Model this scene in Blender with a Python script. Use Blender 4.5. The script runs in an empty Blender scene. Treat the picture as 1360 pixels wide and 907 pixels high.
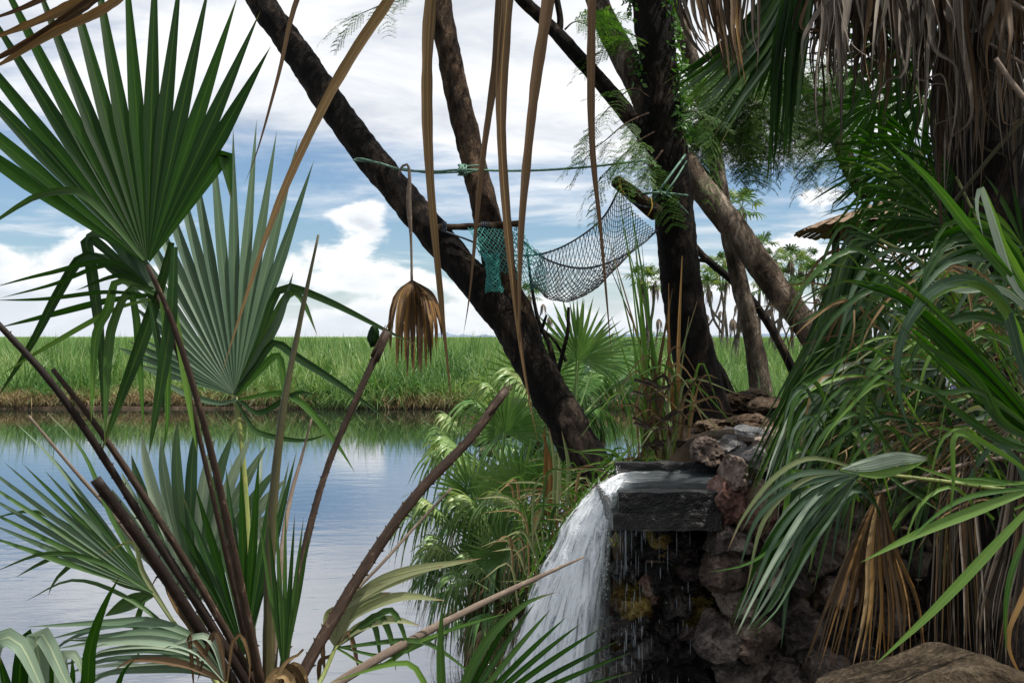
import bpy, math, random
import numpy as np
from mathutils import Vector, Matrix, noise as mnoise

random.seed(7)
RNG = np.random.default_rng(7)
sc = bpy.context.scene
col = sc.collection
R = math.radians
F = 1322.0            # focal length in photo pixels (1360 px wide photo, 35 mm lens)
HC = 2.4              # camera height above the pond
HOR = 447.0           # horizon row in the photograph

# ------------------------------------------------------------------ camera
cam = bpy.data.cameras.new("camera")
cam.lens = 35.0
cam.sensor_width = 36.0
cam.shift_y = -(453.5 - HOR) / 1360.0
cam.clip_start = 0.02
cam.clip_end = 20000
cam_ob = bpy.data.objects.new("camera", cam)
col.objects.link(cam_ob)
cam_ob.location = (0, 0, HC)
cam_ob.rotation_euler = (R(90), 0, 0)
sc.camera = cam_ob

# ------------------------------------------------------------------ light
SUN_EL, SUN_AZ = 65.0, 104.0      # azimuth clockwise from the view direction (+Y)
sd = Vector((math.sin(R(SUN_AZ)) * math.cos(R(SUN_EL)), math.cos(R(SUN_AZ)) * math.cos(R(SUN_EL)), math.sin(R(SUN_EL))))
sun = bpy.data.lights.new("sun", 'SUN')
sun.energy = 5.0
sun.angle = R(0.55)
sun.color = (1.0, 0.955, 0.88)
sun_ob = bpy.data.objects.new("sun", sun)
col.objects.link(sun_ob)
sun_ob.location = (0, 0, 30)
sun_ob.rotation_euler = sd.to_track_quat('Z', 'Y').to_euler()

sc.view_settings.view_transform = 'Standard'
sc.view_settings.look = 'None'
sc.view_settings.exposure = 0.42
sc.view_settings.gamma = 1.0
sc.cycles.max_bounces = 8
sc.cycles.transparent_max_bounces = 16
sc.cycles.caustics_reflective = False
sc.cycles.caustics_refractive = False


class NT:
    """small helper round a node tree"""
    def __init__(self, tree):
        self.t = tree
        self.n = tree.nodes
        self.l = tree.links

    def new(self, typ, **kw):
        nd = self.n.new(typ)
        for k, v in kw.items():
            setattr(nd, k, v)
        return nd

    def set(self, nd, i, v):
        if v is None:
            return
        if hasattr(v, 'is_output') or isinstance(v, bpy.types.NodeSocket):
            self.l.new(v, nd.inputs[i])
        else:
            s = nd.inputs[i]
            if s.type == 'RGBA' and not hasattr(v, '__len__'):
                v = (v, v, v, 1)
            elif s.type == 'RGBA' and len(v) == 3:
                v = (*v, 1)
            s.default_value = v

    def math(self, op, a, b=None, c=None, clamp=False):
        nd = self.new('ShaderNodeMath', operation=op, use_clamp=clamp)
        self.set(nd, 0, a)
        if b is not None: self.set(nd, 1, b)
        if c is not None: self.set(nd, 2, c)
        return nd.outputs[0]

    def vmath(self, op, a, b=None):
        nd = self.new('ShaderNodeVectorMath', operation=op)
        self.set(nd, 0, a)
        if b is not None: self.set(nd, 1, b)
        return nd.outputs[0]

    def comb(self, x=0.0, y=0.0, z=0.0):
        nd = self.new('ShaderNodeCombineXYZ')
        self.set(nd, 0, x); self.set(nd, 1, y); self.set(nd, 2, z)
        return nd.outputs[0]

    def sep(self, v):
        nd = self.new('ShaderNodeSeparateXYZ')
        self.set(nd, 0, v)
        return nd.outputs

    def noise(self, vec, scale=5.0, detail=4.0, rough=0.55, dist=0.0):
        nd = self.new('ShaderNodeTexNoise')
        self.set(nd, 'Vector', vec)
        nd.inputs['Scale'].default_value = scale
        nd.inputs['Detail'].default_value = detail
        nd.inputs['Roughness'].default_value = rough
        nd.inputs['Distortion'].default_value = dist
        return nd.outputs[0]

    def voronoi(self, vec, scale=5.0, feature='F1'):
        nd = self.new('ShaderNodeTexVoronoi', feature=feature)
        self.set(nd, 'Vector', vec)
        nd.inputs['Scale'].default_value = scale
        return nd.outputs[0]

    def ramp(self, fac, stops, interp='LINEAR'):
        nd = self.new('ShaderNodeValToRGB')
        self.set(nd, 0, fac)
        cr = nd.color_ramp
        cr.interpolation = interp
        while len(cr.elements) < len(stops):
            cr.elements.new(0.5)
        for e, (p, c) in zip(cr.elements, stops):
            e.position = p
            if not hasattr(c, '__len__'):
                c = (c, c, c)
            e.color = (*c[:3], 1)
        return nd.outputs[0]

    def mix(self, fac, a, b, blend='MIX'):
        nd = self.new('ShaderNodeMix', data_type='RGBA', blend_type=blend)
        self.set(nd, 0, fac); self.set(nd, 6, a); self.set(nd, 7, b)
        return nd.outputs[2]

    def sstep(self, v, lo, hi):
        nd = self.new('ShaderNodeMapRange', interpolation_type='SMOOTHSTEP')
        self.set(nd, 0, v); self.set(nd, 1, lo); self.set(nd, 2, hi)
        return nd.outputs[0]

    def bump(self, h, strength=0.3, dist=0.02, normal=None):
        nd = self.new('ShaderNodeBump')
        self.set(nd, 'Height', h)
        nd.inputs['Strength'].default_value = strength
        nd.inputs['Distance'].default_value = dist
        if normal is not None: self.set(nd, 'Normal', normal)
        return nd.outputs[0]


# ------------------------------------------------------------------ sky
def make_world():
    w = bpy.data.worlds.new("World")
    sc.world = w
    w.use_nodes = True
    g = NT(w.node_tree)
    g.n.clear()
    out = g.new('ShaderNodeOutputWorld')
    bg = g.new('ShaderNodeBackground')
    sky = g.new('ShaderNodeTexSky', sky_type='NISHITA')
    sky.sun_disc = False
    sky.sun_elevation = R(SUN_EL)
    sky.sun_rotation = R(SUN_AZ)
    sky.altitude = 700
    sky.dust_density = 1.0
    sky.ozone_density = 1.6
    tc = g.new('ShaderNodeTexCoord')
    d = g.vmath('NORMALIZE', tc.outputs['Generated'])
    x, y, z = g.sep(d)
    zc = g.math('ADD', g.math('MAXIMUM', z, 0.0), 0.06)
    px = g.math('DIVIDE', x, zc)
    py = g.math('DIVIDE', y, zc)
    # high broken deck
    pv = g.comb(px, g.math('MULTIPLY', py, 1.25), 3.7)
    n1 = g.noise(pv, 0.50, 9.0, 0.6, 0.4)
    n1b = g.noise(g.comb(px, py, 9.1), 1.9, 7.0, 0.62, 0.5)
    bias = g.ramp(z, [(0.0, 0.50), (0.045, 0.40), (0.075, 0.365), (0.145, 0.375), (0.19, 0.55), (0.24, 0.68), (0.45, 0.62), (1.0, 0.56)])
    # the blue gap is wider to the left of the view
    azb = g.math('MULTIPLY', x, 0.10)
    dens = g.math('ADD', g.math('ADD', g.math('ADD', n1, g.math('MULTIPLY', g.math('SUBTRACT', n1b, 0.5), 0.36)), bias), azb)
    deck = g.sstep(dens, 0.83, 1.16)
    # low cumulus round the horizon
    cv = g.comb(g.math('MULTIPLY', x, 1.0), g.math('MULTIPLY', y, 1.0), g.math('MULTIPLY', z, 1.9))
    c1 = g.noise(cv, 4.2, 2.0, 0.5, 0.0)
    c2 = g.noise(cv, 17.0, 8.0, 0.58, 0.3)
    top = g.math('ADD', g.math('MULTIPLY', g.math('SUBTRACT', c1, 0.44), 0.42), 0.048)
    top = g.math('ADD', top, g.math('MULTIPLY', g.math('SUBTRACT', c2, 0.5), 0.10))
    rel = g.math('SUBTRACT', top, z)
    cum = g.sstep(rel, 0.0, 0.020)
    # cloud shades
    sh = g.noise(g.vmath('ADD', pv, (0.22, 0.16, 5.0)), 0.9, 8.0, 0.58, 0.6)
    deckcol = g.ramp(sh, [(0.30, (5.6, 6.1, 6.9)), (0.42, (7.7, 8.0, 8.5)), (0.53, (9.7, 9.8, 9.9)), (0.68, (10.8, 10.8, 10.8))])
    c3 = g.noise(g.comb(x, y, g.math('MULTIPLY', z, 2.6)), 13.0, 7.0, 0.55, 0.4)
    shade = g.math('ADD', g.math('MULTIPLY', g.math('SUBTRACT', c3, 0.5), 2.2), g.sstep(rel, 0.062, 0.0))
    cumcol = g.ramp(shade, [(0.0, (6.4, 6.9, 7.6)), (0.40, (8.6, 8.9, 9.2)), (0.80, (10.2, 10.2, 10.2)), (1.0, (10.4, 10.4, 10.3))])
    base = g.mix(deck, g.mix(1.0, sky.outputs[0], (0.90, 1.0, 1.07), 'MULTIPLY'), deckcol)
    base = g.mix(g.math('MULTIPLY', cum, 0.95), base, cumcol)
    hz = g.sstep(z, 0.075, 0.0)
    base = g.mix(g.math('MULTIPLY', hz, 0.72), base, (7.6, 8.1, 8.7, 1))
    # below the horizon: dull land colour
    base = g.mix(g.sstep(z, -0.002, -0.02), base, (1.1, 1.3, 0.8, 1))
    g.l.new(base, bg.inputs[0])
    bg.inputs[1].default_value = 0.083
    g.l.new(bg.outputs[0], out.inputs[0])


make_world()

# ------------------------------------------------------------------ helpers

def P(px, py, d):
    """point of the place that stands d metres ahead at this row and column of the photograph"""
    return Vector(((px - 680.0) * d / F, d, HC - (py - HOR) * d / F))


def setprops(o, label=None, cat=None, group=None, kind=None):
    if label: o['label'] = label
    if cat: o['category'] = cat
    if group: o['group'] = group
    if kind: o['kind'] = kind
    return o


def empty(name, loc, label, cat, group=None):
    o = bpy.data.objects.new(name, None)
    o.empty_display_size = 0.1
    col.objects.link(o)
    o.location = loc
    setprops(o, label, cat, group)
    return o


def attach(o, parent):
    if parent is not None:
        o.parent = parent
        if parent.type == 'EMPTY':
            o.matrix_parent_inverse = Matrix.Translation(-Vector(parent.location))


class MB:
    def __init__(self):
        self.v, self.f, self.uv, self.mi = [], [], [], []

    def add(self, vs, fs, uvs=None, mi=0):
        b = len(self.v)
        self.v.extend(vs)
        self.f.extend([tuple(i + b for i in f) for f in fs])
        self.uv.extend(uvs if uvs is not None else [(0.5, 0.5)] * len(vs))
        self.mi.extend([mi] * len(fs))

    def mesh(self, name, mats, smooth=True):
        me = bpy.data.meshes.new(name)
        me.from_pydata([tuple(p) for p in self.v], [], self.f)
        if not isinstance(mats, (list, tuple)): mats = [mats]
        for m in mats: me.materials.append(m)
        n = len(me.loops)
        idx = np.empty(n, dtype=np.int32)
        me.loops.foreach_get('vertex_index', idx)
        uva = np.array(self.uv, dtype=np.float32)[idx]
        lay = me.uv_layers.new(name='UVMap')
        lay.data.foreach_set('uv', uva.ravel())
        if len(mats) > 1:
            me.polygons.foreach_set('material_index', np.array(self.mi, dtype=np.int32))
        if smooth:
            me.polygons.foreach_set('use_smooth', np.ones(len(me.polygons), dtype=bool))
        me.update()
        return me

    def build(self, name, mats, parent=None, smooth=True):
        o = bpy.data.objects.new(name, self.mesh(name, mats, smooth))
        col.objects.link(o)
        attach(o, parent)
        return o


def np_mesh(name, V, Q, UV, mat, smooth=True):
    """mesh from numpy arrays; Q: n x 4 (or n x 3) indices"""
    me = bpy.data.meshes.new(name)
    k = Q.shape[1]
    me.vertices.add(len(V)); me.vertices.foreach_set('co', V.astype(np.float32).ravel())
    me.loops.add(Q.size); me.loops.foreach_set('vertex_index', Q.astype(np.int32).ravel())
    me.polygons.add(len(Q))
    me.polygons.foreach_set('loop_start', np.arange(0, Q.size, k, dtype=np.int32))
    if UV is not None:
        lay = me.uv_layers.new(name='UVMap')
        lay.data.foreach_set('uv', UV.astype(np.float32)[Q.ravel()].ravel())
    me.materials.append(mat)
    if smooth:
        me.polygons.foreach_set('use_smooth', np.ones(len(Q), dtype=bool))
    me.update(calc_edges=True)
    me.validate()
    return me


def link(name, me, parent=None):
    o = bpy.data.objects.new(name, me)
    col.objects.link(o)
    attach(o, parent)
    return o


def catmull(pts, n):
    pts = [Vector(p) for p in pts]
    if len(pts) == 2:
        return [pts[0].lerp(pts[1], i / (n - 1)) for i in range(n)]
    ext = [pts[0] * 2 - pts[1]] + pts + [pts[-1] * 2 - pts[-2]]
    cum = [0.0]
    for a, b in zip(pts, pts[1:]): cum.append(cum[-1] + (b - a).length)
    L = cum[-1] or 1e-6
    out = []
    k = 0
    for i in range(n):
        s = L * i / (n - 1)
        while k < len(pts) - 2 and s > cum[k + 1]: k += 1
        t = (s - cum[k]) / max(cum[k + 1] - cum[k], 1e-9)
        p0, p1, p2, p3 = ext[k], ext[k + 1], ext[k + 2], ext[k + 3]
        out.append(0.5 * ((2 * p1) + (p2 - p0) * t + (2 * p0 - 5 * p1 + 4 * p2 - p3) * t * t + (3 * p1 - p0 - 3 * p2 + p3) * t ** 3))
    return out


def lerpl(lst, t):
    if not hasattr(lst, '__len__'): return lst
    if len(lst) == 1: return lst[0]
    x = min(max(t, 0), 1) * (len(lst) - 1)
    i = min(int(x), len(lst) - 2)
    return lst[i] + (lst[i + 1] - lst[i]) * (x - i)


CAMP = Vector((0, 0, HC))


def strip(mb, pts, wfun, n=10, fold=0.12, ref=None, twist=0.0, mi=0, raw=False):
    """blade with a V-shaped cross section; wfun(s) gives metres"""
    q = pts if raw else catmull(pts, n)
    n = len(q)
    vs, fs, uv = [], [], []
    for i, p in enumerate(q):
        t = (q[min(i + 1, n - 1)] - q[max(i - 1, 0)])
        if t.length < 1e-9: t = Vector((0, 0, 1))
        t.normalize()
        nr = (CAMP - p) if ref is None else Vector(ref)
        nr = nr - t * nr.dot(t)
        if nr.length < 1e-6: nr = t.orthogonal()
        nr.normalize()
        s = t.cross(nr)
        u = i / (n - 1)
        if twist:
            a = lerpl(twist, u) if hasattr(twist, '__len__') else twist * u
            ca, sa = math.cos(a), math.sin(a)
            s, nr = s * ca + nr * sa, nr * ca - s * sa
        w = max(wfun(u), 1e-4)
        vs += [p - s * (w / 2), p - nr * (fold * w), p + s * (w / 2)]
        uv += [(0, u), (0.5, u), (1, u)]
    for i in range(n - 1):
        a = 3 * i
        fs += [(a, a + 1, a + 4, a + 3), (a + 1, a + 2, a + 5, a + 4)]
    mb.add(vs, fs, uv, mi)


def tube(mb, pts, rad, n=12, sides=8, rough=0.0, rs=6.0, flat=1.0, mi=0, cap=True, seed=0.0, raw=False):
    q = pts if raw else catmull(pts, n)
    n = len(q)
    vs, fs, uv = [], [], []
    prev = None
    for i, p in enumerate(q):
        t = (q[min(i + 1, n - 1)] - q[max(i - 1, 0)])
        if t.length < 1e-9: t = Vector((0, 0, 1))
        t.normalize()
        if prev is None:
            prev = Vector((0, -1, 0.13))
        a = prev - t * prev.dot(t)
        if a.length < 1e-6: a = t.orthogonal()
        a.normalize(); prev = a
        b = t.cross(a)
        u = i / (n - 1)
        r = lerpl(rad, u)
        for k in range(sides):
            an = 2 * math.pi * k / sides
            dv = a * (math.cos(an) * flat) + b * math.sin(an)
            rr = r
            if rough:
                pp = p + dv * r
                h = mnoise.noise(pp * rs + Vector((seed, seed, seed)))
                h2 = mnoise.noise(pp * rs * 3.1 + Vector((seed, 3, seed)))
                rr = r * (1 + rough * (h + 0.6 * h2) + (rough * 0.7 * (0.25 - abs(mnoise.noise(Vector((pp.x * 16, pp.y * 16, pp.z * 7)) + Vector((seed, 1, 2))))) if rough > 0.07 else 0))
            vs.append(p + dv * rr)
            uv.append((k / sides, u))
    for i in range(n - 1):
        for k in range(sides):
            k2 = (k + 1) % sides
            fs.append((i * sides + k, i * sides + k2, (i + 1) * sides + k2, (i + 1) * sides + k))
    if cap:
        fs.append(tuple(range(sides - 1, -1, -1)))
        fs.append(tuple((n - 1) * sides + k for k in range(sides)))
    mb.add(vs, fs, uv, mi)


def box(mb, x0, x1, y0, y1, z0, z1, mi=0):
    vs = [Vector((x, y, z)) for z in (z0, z1) for y in (y0, y1) for x in (x0, x1)]
    fs = [(0, 2, 3, 1), (4, 5, 7, 6), (0, 1, 5, 4), (2, 6, 7, 3), (0, 4, 6, 2), (1, 3, 7, 5)]
    mb.add(vs, fs, None, mi)


# ------------------------------------------------------------------ materials

def newmat(name):
    m = bpy.data.materials.new(name)
    m.use_nodes = True
    g = NT(m.node_tree)
    g.n.clear()
    out = g.new('ShaderNodeOutputMaterial')
    return m, g, out


def principled(g, out, base, rough, bump=None, spec=0.5, **kw):
    b = g.new('ShaderNodeBsdfPrincipled')
    g.set(b, 'Base Color', base)
    g.set(b, 'Roughness', rough)
    g.set(b, 'Specular IOR Level', spec)
    if bump is not None: g.set(b, 'Normal', bump)
    for k, v in kw.items(): g.set(b, k, v)
    if out is not None: g.l.new(b.outputs[0], out.inputs[0])
    return b


def leafmat(name, c1, c2, tip=None, rough=0.42, trans=0.3, tcol=None, spec=0.5, vein=26.0, tipstart=0.86, spots=0.0):
    m, g, out = newmat(name)
    uv = g.new('ShaderNodeUVMap').outputs[0]
    rnd = g.new('ShaderNodeObjectInfo').outputs['Random']
    u, v, _ = g.sep(uv)
    lng = g.comb(g.math('MULTIPLY', u, vein), g.math('MULTIPLY', v, 2.0), g.math('MULTIPLY', rnd, 40.0))
    st = g.noise(lng, 1.0, 3.0, 0.6)
    big = g.noise(g.comb(g.math('MULTIPLY', u, 1.5), g.math('MULTIPLY', v, 4.0), g.math('MULTIPLY', rnd, 90.0)), 1.0, 4.0, 0.6)
    f = g.math('ADD', g.math('ADD', g.math('MULTIPLY', st, 0.55), g.math('MULTIPLY', big, 0.6)), g.math('MULTIPLY', g.math('SUBTRACT', rnd, 0.5), 0.75))
    base = g.mix(g.sstep(f, 0.3, 0.85), c1, c2)
    # the midrib is a little paler
    rib = g.sstep(g.math('ABSOLUTE', g.math('SUBTRACT', u, 0.5)), 0.07, 0.02)
    base = g.mix(g.math('MULTIPLY', rib, 0.36), base, (min(1, 1.9 * c2[0] + 0.03), min(1, 1.7 * c2[1] + 0.03), 1.3 * c2[2]))
    if tip is not None:
        tf = g.sstep(g.math('ADD', v, g.math('MULTIPLY', g.math('SUBTRACT', big, 0.5), 0.3)), tipstart, tipstart + 0.14)
        base = g.mix(tf, base, tip)
    if spots:
        sp = g.sstep(g.noise(g.comb(g.math('MULTIPLY', u, 5), g.math('MULTIPLY', v, 24), g.math('MULTIPLY', rnd, 17)), 1.0, 3.0, 0.7), 0.64, 0.72)
        base = g.mix(g.math('MULTIPLY', sp, spots), base, (0.10, 0.065, 0.03))
    nb = g.bump(st, 0.25, 0.004)
    b = principled(g, None, base, rough, nb, spec)
    if trans > 0:
        tr = g.new('ShaderNodeBsdfTranslucent')
        g.set(tr, 0, g.mix(1.0, base, tcol if tcol is not None else (1.25, 1.35, 0.55), 'MULTIPLY'))
        g.set(tr, 'Normal', nb)
        mx = g.new('ShaderNodeMixShader')
        mx.inputs[0].default_value = trans
        g.l.new(b.outputs[0], mx.inputs[1]); g.l.new(tr.outputs[0], mx.inputs[2])
        g.l.new(mx.outputs[0], out.inputs[0])
    else:
        g.l.new(b.outputs[0], out.inputs[0])
    return m


def stemmat(name, c1, c2, c3=None, rough=0.5, scale=40.0, spec=0.4):
    m, g, out = newmat(name)
    uv = g.new('ShaderNodeUVMap').outputs[0]
    rnd = g.new('ShaderNodeObjectInfo').outputs['Random']
    u, v, _ = g.sep(uv)
    st = g.noise(g.comb(g.math('MULTIPLY', u, 14), g.math('MULTIPLY', v, 3.0), g.math('MULTIPLY', rnd, 30)), 1.0, 5.0, 0.65)
    pt = g.noise(g.comb(g.math('MULTIPLY', u, 4), g.math('MULTIPLY', v, 26.0), g.math('MULTIPLY', rnd, 50)), 1.0, 5.0, 0.7)
    base = g.mix(g.sstep(g.math('ADD', g.math('MULTIPLY', st, 0.6), g.math('MULTIPLY', pt, 0.5)), 0.35, 0.75), c1, c2)
    if c3 is not None:
        base = g.mix(g.sstep(pt, 0.56, 0.7), base, c3)
    principled(g, out, base, rough, g.bump(g.math('ADD', st, pt), 0.35, 0.004), spec)
    return m


def barkmat(name, dark, mid, light, scale=9.0, stretch=(1, 1, 0.35), rough=0.9, bstr=0.9):
    m, g, out = newmat(name)
    ob = g.new('ShaderNodeTexCoord').outputs['Object']
    v = g.vmath('MULTIPLY', ob, stretch)
    v = g.vmath('ADD', v, g.vmath('MULTIPLY', g.comb(g.noise(ob, 6, 2), g.noise(ob, 5, 2), 0.0), (0.1, 0.1, 0.1)))
    n1 = g.noise(v, scale, 8, 0.68, 0.5)
    n2 = g.noise(ob, scale * 0.45, 5, 0.6, 0.2)
    fl = g.noise(g.vmath('MULTIPLY', v, (1.0, 1.0, 0.5)), scale * 2.4, 6, 0.75, 1.2)
    plate = g.sstep(fl, 0.44, 0.56)
    h = g.math('ADD', g.math('MULTIPLY', n1, 0.9), g.math('MULTIPLY', plate, 0.55))
    base = g.ramp(g.math('ADD', g.math('MULTIPLY', n1, 0.75), g.math('MULTIPLY', n2, 0.4)), [(0.47, dark), (0.59, mid), (0.73, light)])
    base = g.mix(g.math('MULTIPLY', g.sstep(fl, 0.46, 0.36), 0.7), base, tuple(k * 0.45 for k in dark))
    principled(g, out, base, rough, g.bump(h, bstr, 0.06), 0.15)
    return m


def rockmat(name, c1, c2, c3, scale=7.0, rough=0.85, spec=0.3, moss=None, bstr=0.7):
    m, g, out = newmat(name)
    ob = g.new('ShaderNodeTexCoord').outputs['Object']
    rnd = g.new('ShaderNodeObjectInfo').outputs['Random']
    v = g.vmath('ADD', ob, g.comb(g.math('MULTIPLY', rnd, 20), g.math('MULTIPLY', rnd, 7), 0.0))
    n1 = g.noise(v, scale, 9, 0.65, 0.3)
    n2 = g.noise(v, scale * 4.5, 6, 0.7)
    vr = g.voronoi(v, scale * 6.0)
    f = g.math('ADD', g.math('ADD', g.math('MULTIPLY', n1, 0.7), g.math('MULTIPLY', n2, 0.4)), g.math('MULTIPLY', g.math('SUBTRACT', rnd, 0.5), 0.22))
    base = g.ramp(f, [(0.42, c1), (0.54, c2), (0.66, c3)])
    if moss is not None:
        base = g.mix(g.sstep(g.noise(v, scale * 0.6, 5, 0.6), 0.53, 0.62), base, moss)
    h = g.math('ADD', g.math('ADD', g.math('MULTIPLY', n1, 1.2), g.math('MULTIPLY', n2, 0.8)), g.math('MULTIPLY', vr, 0.45))
    principled(g, out, base, rough, g.bump(h, bstr, 0.055), spec)
    return m


def plainmat(name, c1, c2=None, rough=0.7, scale=20.0, spec=0.3, bstr=0.2, trans=0.0):
    m, g, out = newmat(name)
    ob = g.new('ShaderNodeTexCoord').outputs['Object']
    n = g.noise(ob, scale, 5, 0.6)
    base = g.mix(g.sstep(n, 0.35, 0.7), c1, c2 if c2 is not None else tuple(k * 0.7 for k in c1))
    b = principled(g, None, base, rough, g.bump(n, bstr, 0.01), spec)
    if trans:
        tr = g.new('ShaderNodeBsdfTranslucent'); g.set(tr, 0, base)
        mx = g.new('ShaderNodeMixShader'); mx.inputs[0].default_value = trans
        g.l.new(b.outputs[0], mx.inputs[1]); g.l.new(tr.outputs[0], mx.inputs[2]); g.l.new(mx.outputs[0], out.inputs[0])
    else:
        g.l.new(b.outputs[0], out.inputs[0])
    return m


def bladesmat(name, stops, base_col, rough=0.55, trans=0.25, patch=None):
    """many thin blades in one mesh: u holds a random number for each blade, v its height"""
    m, g, out = newmat(name)
    uv = g.new('ShaderNodeUVMap').outputs[0]
    u, v, _ = g.sep(uv)
    geo = g.new('ShaderNodeNewGeometry').outputs['Position']
    nn = g.noise(geo, patch or 0.25, 4, 0.6)
    f = g.math('ADD', g.math('MULTIPLY', u, 0.6), g.math('MULTIPLY', g.math('SUBTRACT', nn, 0.3), 0.9), clamp=True)
    base = g.ramp(f, stops)
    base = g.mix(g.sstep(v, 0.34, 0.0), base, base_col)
    b = principled(g, None, base, rough, None, 0.35)
    tr = g.new('ShaderNodeBsdfTranslucent'); g.set(tr, 0, g.mix(1.0, base, (1.2, 1.25, 0.6), 'MULTIPLY'))
    mx = g.new('ShaderNodeMixShader'); mx.inputs[0].default_value = trans
    g.l.new(b.outputs[0], mx.inputs[1]); g.l.new(tr.outputs[0], mx.inputs[2]); g.l.new(mx.outputs[0], out.inputs[0])
    return m


M = {}
TIPB = (0.16, 0.10, 0.045)
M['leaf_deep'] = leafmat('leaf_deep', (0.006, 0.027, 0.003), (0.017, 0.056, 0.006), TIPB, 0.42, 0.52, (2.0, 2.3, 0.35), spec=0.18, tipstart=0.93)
M['leaf_blue'] = leafmat('leaf_blue', (0.042, 0.086, 0.046), (0.100, 0.160, 0.096), TIPB, 0.45, 0.26, (1.0, 1.25, 0.65), spec=0.35, tipstart=0.95)
M['leaf_pale'] = leafmat('leaf_pale', (0.19, 0.265, 0.18), (0.36, 0.435, 0.33), TIPB, 0.45, 0.2, (1.0, 1.15, 0.8), tipstart=0.93)
M['leaf_straw'] = leafmat('leaf_straw', (0.16, 0.20, 0.085), (0.28, 0.30, 0.15), (0.30, 0.19, 0.11), 0.5, 0.25, tipstart=0.84)
M['leaf_fresh'] = leafmat('leaf_fresh', (0.050, 0.135, 0.016), (0.125, 0.235, 0.036), TIPB, 0.38, 0.36, (1.2, 1.4, 0.45), tipstart=0.94, spots=0.25)
M['leaf_mid'] = leafmat('leaf_mid', (0.012, 0.045, 0.008), (0.050, 0.112, 0.024), (0.2, 0.14, 0.06), 0.34, 0.3, spec=0.35, tipstart=0.9, spots=0.3)
M['dry_tan'] = leafmat('dry_tan', (0.075, 0.045, 0.019), (0.27, 0.18, 0.085), None, 0.7, 0.12, (1.2, 0.9, 0.5), 0.25, vein=16.0, spots=0.55)
M['dry_brown'] = leafmat('dry_brown', (0.040, 0.024, 0.013), (0.13, 0.080, 0.042), None, 0.7, 0.1, (1.2, 0.9, 0.5), 0.25, vein=16.0, spots=0.55)
M['dry_orange'] = leafmat('dry_orange', (0.13, 0.065, 0.018), (0.33, 0.20, 0.075), None, 0.65, 0.2, (1.3, 0.9, 0.4), 0.25)
M['dry_grey'] = leafmat('dry_grey', (0.038, 0.031, 0.025), (0.20, 0.17, 0.142), None, 0.8, 0.08, (1.0, 0.9, 0.75), 0.2, vein=16.0, spots=0.55)
M['dry_dark'] = leafmat('dry_dark', (0.022, 0.017, 0.013), (0.090, 0.070, 0.052), None, 0.8, 0.06, (1.0, 0.9, 0.75), 0.2, vein=16.0, spots=0.55)
M['stalk_brown'] = stemmat('stalk_brown', (0.018, 0.011, 0.008), (0.058, 0.036, 0.024), (0.15, 0.105, 0.070), 0.55, spec=0.2)
M['stalk_dark'] = stemmat('stalk_dark', (0.006, 0.004, 0.003), (0.024, 0.014, 0.010), (0.055, 0.035, 0.025), 0.55, spec=0.2)
M['stalk_olive'] = stemmat('stalk_olive', (0.030, 0.030, 0.012), (0.085, 0.075, 0.028), (0.05, 0.03, 0.015), 0.45)
M['stalk_green'] = stemmat('stalk_green', (0.10, 0.14, 0.03), (0.22, 0.24, 0.06), (0.25, 0.20, 0.05), 0.4)
M['stalk_grey'] = stemmat('stalk_grey', (0.10, 0.072, 0.055), (0.22, 0.17, 0.13), (0.32, 0.26, 0.20), 0.75, spec=0.2)
M['bark_black'] = barkmat('bark_black', (0.004, 0.003, 0.0025), (0.011, 0.008, 0.006), (0.095, 0.068, 0.050), 9.0, bstr=1.0)
M['bark_brown'] = barkmat('bark_brown', (0.012, 0.007, 0.005), (0.065, 0.040, 0.025), (0.22, 0.145, 0.090), 10.0, bstr=1.0)
M['bark_grey'] = barkmat('bark_grey', (0.025, 0.018, 0.013), (0.12, 0.09, 0.066), (0.30, 0.245, 0.19), 8.0, bstr=1.0)
M['bark_log'] = barkmat('bark_log', (0.05, 0.036, 0.025), (0.20, 0.15, 0.11), (0.40, 0.33, 0.26), 7.0, bstr=0.9)
M['bark_palm'] = barkmat('bark_palm', (0.07, 0.06, 0.05), (0.15, 0.13, 0.11), (0.25, 0.22, 0.19), 5.0)
M['cut_wood'] = barkmat('cut_wood', (0.025, 0.016, 0.010), (0.075, 0.050, 0.031), (0.19, 0.135, 0.09), 14.0, bstr=0.7)
M['rock_brown'] = rockmat('rock_brown', (0.045, 0.030, 0.023), (0.19, 0.135, 0.105), (0.42, 0.34, 0.28), bstr=1.0)
M['rock_red'] = rockmat('rock_red', (0.075, 0.033, 0.022), (0.25, 0.13, 0.098), (0.42, 0.30, 0.24), bstr=1.0)
M['rock_grey'] = rockmat('rock_grey', (0.040, 0.036, 0.035), (0.15, 0.138, 0.13), (0.38, 0.36, 0.34), bstr=1.0)
M['rock_wet'] = rockmat('rock_wet', (0.006, 0.005, 0.005), (0.034, 0.028, 0.027), (0.15, 0.115, 0.10), 9.0, 0.20, 0.6, bstr=1.0)
M['rock_algae'] = rockmat('rock_algae', (0.05, 0.028, 0.008), (0.22, 0.14, 0.025), (0.36, 0.27, 0.08), 8.0, 0.35, 0.5)
M['rock_pale'] = rockmat('rock_pale', (0.30, 0.27, 0.15), (0.50, 0.46, 0.30), (0.62, 0.60, 0.50), 4.0)
M['moss'] = plainmat('moss', (0.055, 0.045, 0.010), (0.20, 0.145, 0.03), 0.9, 60, 0.15, 0.8)
M['earth'] = rockmat('earth', (0.022, 0.014, 0.009), (0.075, 0.049, 0.031), (0.17, 0.12, 0.082), 9.0, 0.95, 0.1, bstr=1.0)
M['boulder'] = rockmat('boulder', (0.030, 0.021, 0.013), (0.080, 0.059, 0.038), (0.16, 0.125, 0.086), 9.0, 0.95, 0.12, bstr=0.9)
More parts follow.
